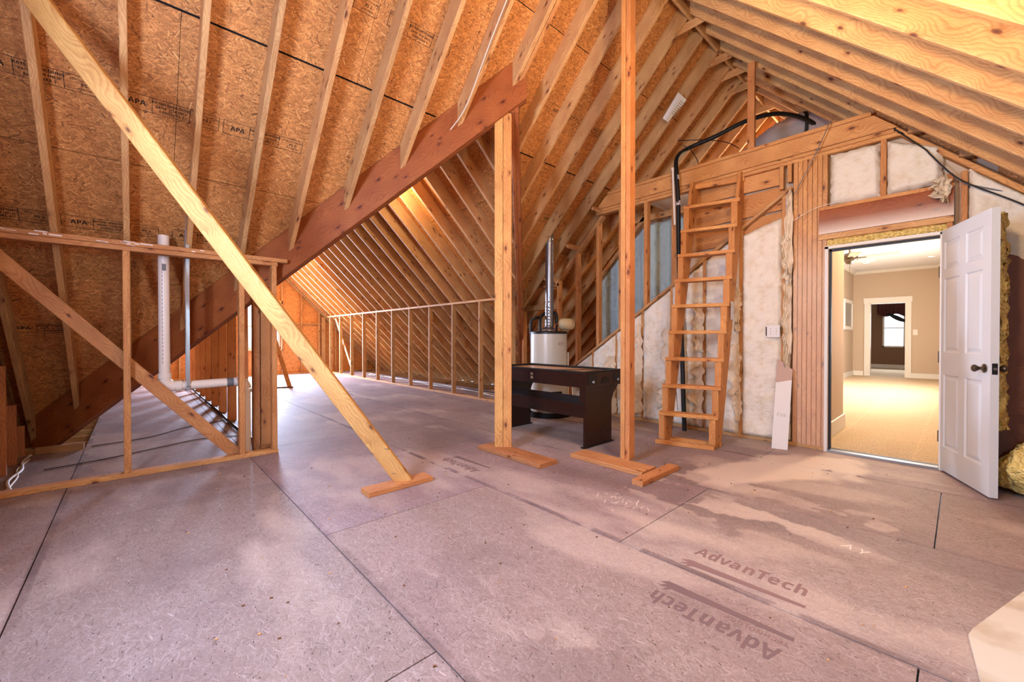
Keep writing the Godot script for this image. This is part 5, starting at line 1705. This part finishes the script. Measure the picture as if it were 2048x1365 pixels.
	for q in pathsets:
		mb = MB.new()
		tube(mb, smooth_path(q[0], 8), 0.008, 8)
		alone(mb, "cable", q[1], q[2], "cable", "cables on the wing floor")
	mb = MB.new()
	tube(mb, smooth_path([P(-0.70, 0.006, 4.85), P(-0.765, 0.006, 5.2), P(-0.74, 0.008, 5.55), P(-0.78, 0.006, 5.9), P(-0.77, 0.006, 6.22)], 6), 0.012, 8)
	tube(mb, smooth_path([P(-0.73, 0.006, 4.85), P(-0.73, 0.006, 5.3), P(-0.77, 0.008, 5.6), P(-0.75, 0.006, 6.0)], 6), 0.008, 8)
	alone(mb, "cable", M.white_wire, "white cables lying along the foot of the left gable studs", "cable")
	mb = MB.new()
	tube(mb, smooth_path([P(-0.6, 0.006, 5.45), P(-0.2, 0.006, 5.55), P(0.2, 0.006, 5.75), P(0.55, 0.006, 5.9), P(0.9, 0.006, 5.8)], 6), 0.004, 6)
	alone(mb, "wire", M.rubber, "thin dark wire on the lit floor behind the partition, nearer its plate", "wire")
	mb = MB.new()
	tube(mb, smooth_path([P(-0.35, 0.006, 6.3), P(0.1, 0.006, 6.4), P(0.5, 0.006, 6.8), P(0.92, 0.006, 7.0)], 6), 0.004, 6)
	alone(mb, "wire", M.rubber, "thin dark wire on the lit floor behind the partition, nearer the valley beam", "wire")
	mb = MB.new()
	tube(mb, smooth_path([P(0.985, 0.03, 5.0), P(0.94, 0.03, 6.5), P(0.95, 0.03, 8.0), P(0.93, 0.03, 10.0), P(0.94, 0.05, 12.2)], 6), 0.014, 8)
	alone(mb, "cable", M.rubber, "thick dark cable along the foot of the left knee wall", "cable")

# ------------------------------------------------------------------ small things
func build_small() -> void:
	# paper stapled across two rafters
	var t := thing("paper_notice", "white paper notice stapled to a rafter high above the beam", "paper", P(5.3, 4.2, 2.6))
	var s := 1.0 / R2
	var mb := MB.new()
	sheet(mb, 8, 8, func(u: float, v: float):
		var k := 0.27 * (1.0 - v) - 0.0
		return P(5.155 + u * 0.26 + v * 0.02, 4.10 + k * 0.85, 2.715 - k * 0.85) + P(0, -s, -s) * (0.012 + 0.03 * sin(u * 4.0 + 0.5) * (0.3 + v)), Vector3(0, -1, 1))
	put(mb, "sheet", M.paper, t)
	mb = MB.new()
	for i in 7:
		var k := 0.09 + i * 0.022
		box(mb, P(5.30, 4.10 + k * 0.85, 2.715 - k * 0.85) + P(0, -s, -s) * 0.052, Vector3(0.055, 0, 0), P(0, s, -s) * 0.003, P(0, s, s) * 0.0004)
	put(mb, "print", M.grey_wire, t)
	# leaning board
	t = thing("leaning_board", "white painted offcut board with a bare angled top leaning on the foam", "board", P(4.96, 0, 1.285))
	var bo := P(4.965, 0.0, 1.352)
	var bx := P(0.03, 0, -0.137).normalized()
	var by := P(0.20, 0.97, 0.0).normalized()
	var bn := bx.cross(by).normalized()
	if bn.x < 0: bn = -bn
	mb = MB.new()
	prism(mb, PackedVector2Array([Vector2(0, 0), Vector2(0.142, 0), Vector2(0.142, 0.735), Vector2(0.0, 0.70)]), bo, bx, by, bn * 0.02)
	put(mb, "painted_face", M.white_paint, t)
	mb = MB.new()
	prism(mb, PackedVector2Array([Vector2(0, 0.70), Vector2(0.142, 0.735), Vector2(0.142, 0.845), Vector2(0.02, 0.955), Vector2(0.0, 0.955)]), bo, bx, by, bn * 0.02, 1.0)
	var bt := put(mb, "bare_end", M.oversprayed, t)
	inst(text_mesh("Fos", 0.055, 0.0004, "Droid Sans", 400, true), "pencil_mark", M.pencil, t, Transform3D(Basis(bx, by, -bn), bo + bx * 0.07 + by * 0.36 - bn * 0.0006))
	# two-gang switch on the foam
	t = thing("light_switch", "cream two-gang light switch set in the foam left of the door", "light switch", P(5.19, 1.24, 1.39))
	bb_part(t, "plate", M.white_paint, 5.165, 5.172, 1.175, 1.305, 1.332, 1.458, 0.003)
	bb_part(t, "box", M.dark_gap, 5.172, 5.27, 1.19, 1.29, 1.345, 1.47, 0.003)
	for a in [1.367, 1.421]: bb_part(t, "toggle", M.white_paint, 5.152, 5.168, 1.228, 1.252, a - 0.005, a + 0.005, 0.002)
	for a in [1.367, 1.421]:
		for h in [1.21, 1.27]:
			mb = MB.new()
			box(mb, P(5.1648, h, a), Vector3(0.0006, 0, 0), Vector3(0, 0.003, 0), Vector3(0, 0, 0.003))
			put(mb, "screw", M.grey_wire, t)
	# black sleeve end poking through the sloped plate
	mb = MB.new()
	tube(mb, smooth_path([P(5.36, 1.40, 3.22), P(5.24, 1.50, 3.20), P(5.20, 1.62, 3.16), P(5.20, 1.70, 3.14)]), 0.03, 12)
	alone(mb, "sleeve_end", M.rubber, "black pipe sleeve end poking out above the sloped plate", "pipe")
	# loose insulation behind the door
	var n := FastNoiseLite.new()
	n.seed = 91
	n.frequency = 5.0
	n.fractal_octaves = 4
	mb = MB.new()
	for sd in [1.0, -1.0]:
		sheet(mb, 16, 60, func(u: float, v: float):
			var w := 0.5 + n.get_noise_2d(v * 2.0, 3.0) * 0.16
			var e := sqrt(maxf(0.0, 1.0 - pow(2.0 * u - 1.0, 2)))
			return P(4.70 + u * w * 0.8 + n.get_noise_2d(u, v * 3.0) * 0.05, 2.10 - v * 1.62, -0.185 + n.get_noise_2d(v * 1.5, u + 7.0) * 0.04 - v * 0.01 + sd * e * (0.035 + 0.02 * n.get_noise_2d(u * 3.0, v * 6.0))), P(0, 0, sd))
	alone(mb, "insulation_batt", M.batt, "ragged yellow insulation batt hanging behind the open door", "insulation")
	mb = MB.new()
	var rc := P(4.86, 0.24, -0.40)
	var rows := 24
	var segs := 40
	for sd in [0, 1]:
		sheet(mb, segs, rows, func(u: float, v: float):
			var a := u * TAU
			var f := 2.0 * v - 1.0
			var rr := pow(maxf(0.0, 1.0 - pow(absf(f), 5.0)), 0.5)
			var ca := signf(cos(a)) * pow(absf(cos(a)), 0.5)
			var sa := signf(sin(a)) * pow(absf(sin(a)), 0.5)
			var d := Vector3(ca * 0.17 * rr, sa * 0.15 * rr, f * 0.26)
			d = d.rotated(Vector3(0, 1, 0), 0.5).rotated(Vector3(1, 0, 0), -0.95).rotated(Vector3(0, 0, 1), -0.35)
			d += d.normalized() * n.get_noise_3d(d.x * 2.2, d.y * 2.2, d.z * 2.2) * 0.05
			var p := rc + d
			p.y = maxf(p.y, 0.004)
			return p, P(-1, 0.5, 0)) if sd == 0 else null
	alone(mb, "insulation_bundle", M.batt, "folded yellow insulation bundle on the floor behind the open door", "insulation")
	# pale sheet in the near right corner
	mb = MB.new()
	var pl := PackedVector2Array([Vector2(2.406, -0.024), Vector2(3.1, -0.235), Vector2(3.4, -0.9), Vector2(1.9, -0.9), Vector2(2.09, -0.052)])
	sheet(mb, 16, 8, func(u: float, v: float):
		var top: Vector2 = pl[4].lerp(pl[0], minf(u / 0.33, 1.0)) if u < 0.33 else pl[0].lerp(pl[1], (u - 0.33) / 0.67)
		var bot: Vector2 = pl[3].lerp(pl[2], u)
		var q := top.lerp(bot, v)
		return P(q.x, 0.014 + 0.05 * v, q.y), Vector3.UP)
	sheet(mb, 16, 1, func(u: float, v: float):
		var top: Vector2 = pl[4].lerp(pl[0], minf(u / 0.33, 1.0)) if u < 0.33 else pl[0].lerp(pl[1], (u - 0.33) / 0.67)
		return P(top.x, 0.014 - v * 0.013, top.y), P(0, 0, 1))
	alone(mb, "drywall_scrap", M.drywall, "cream sheet scrap on the floor in the near right corner", "sheet")
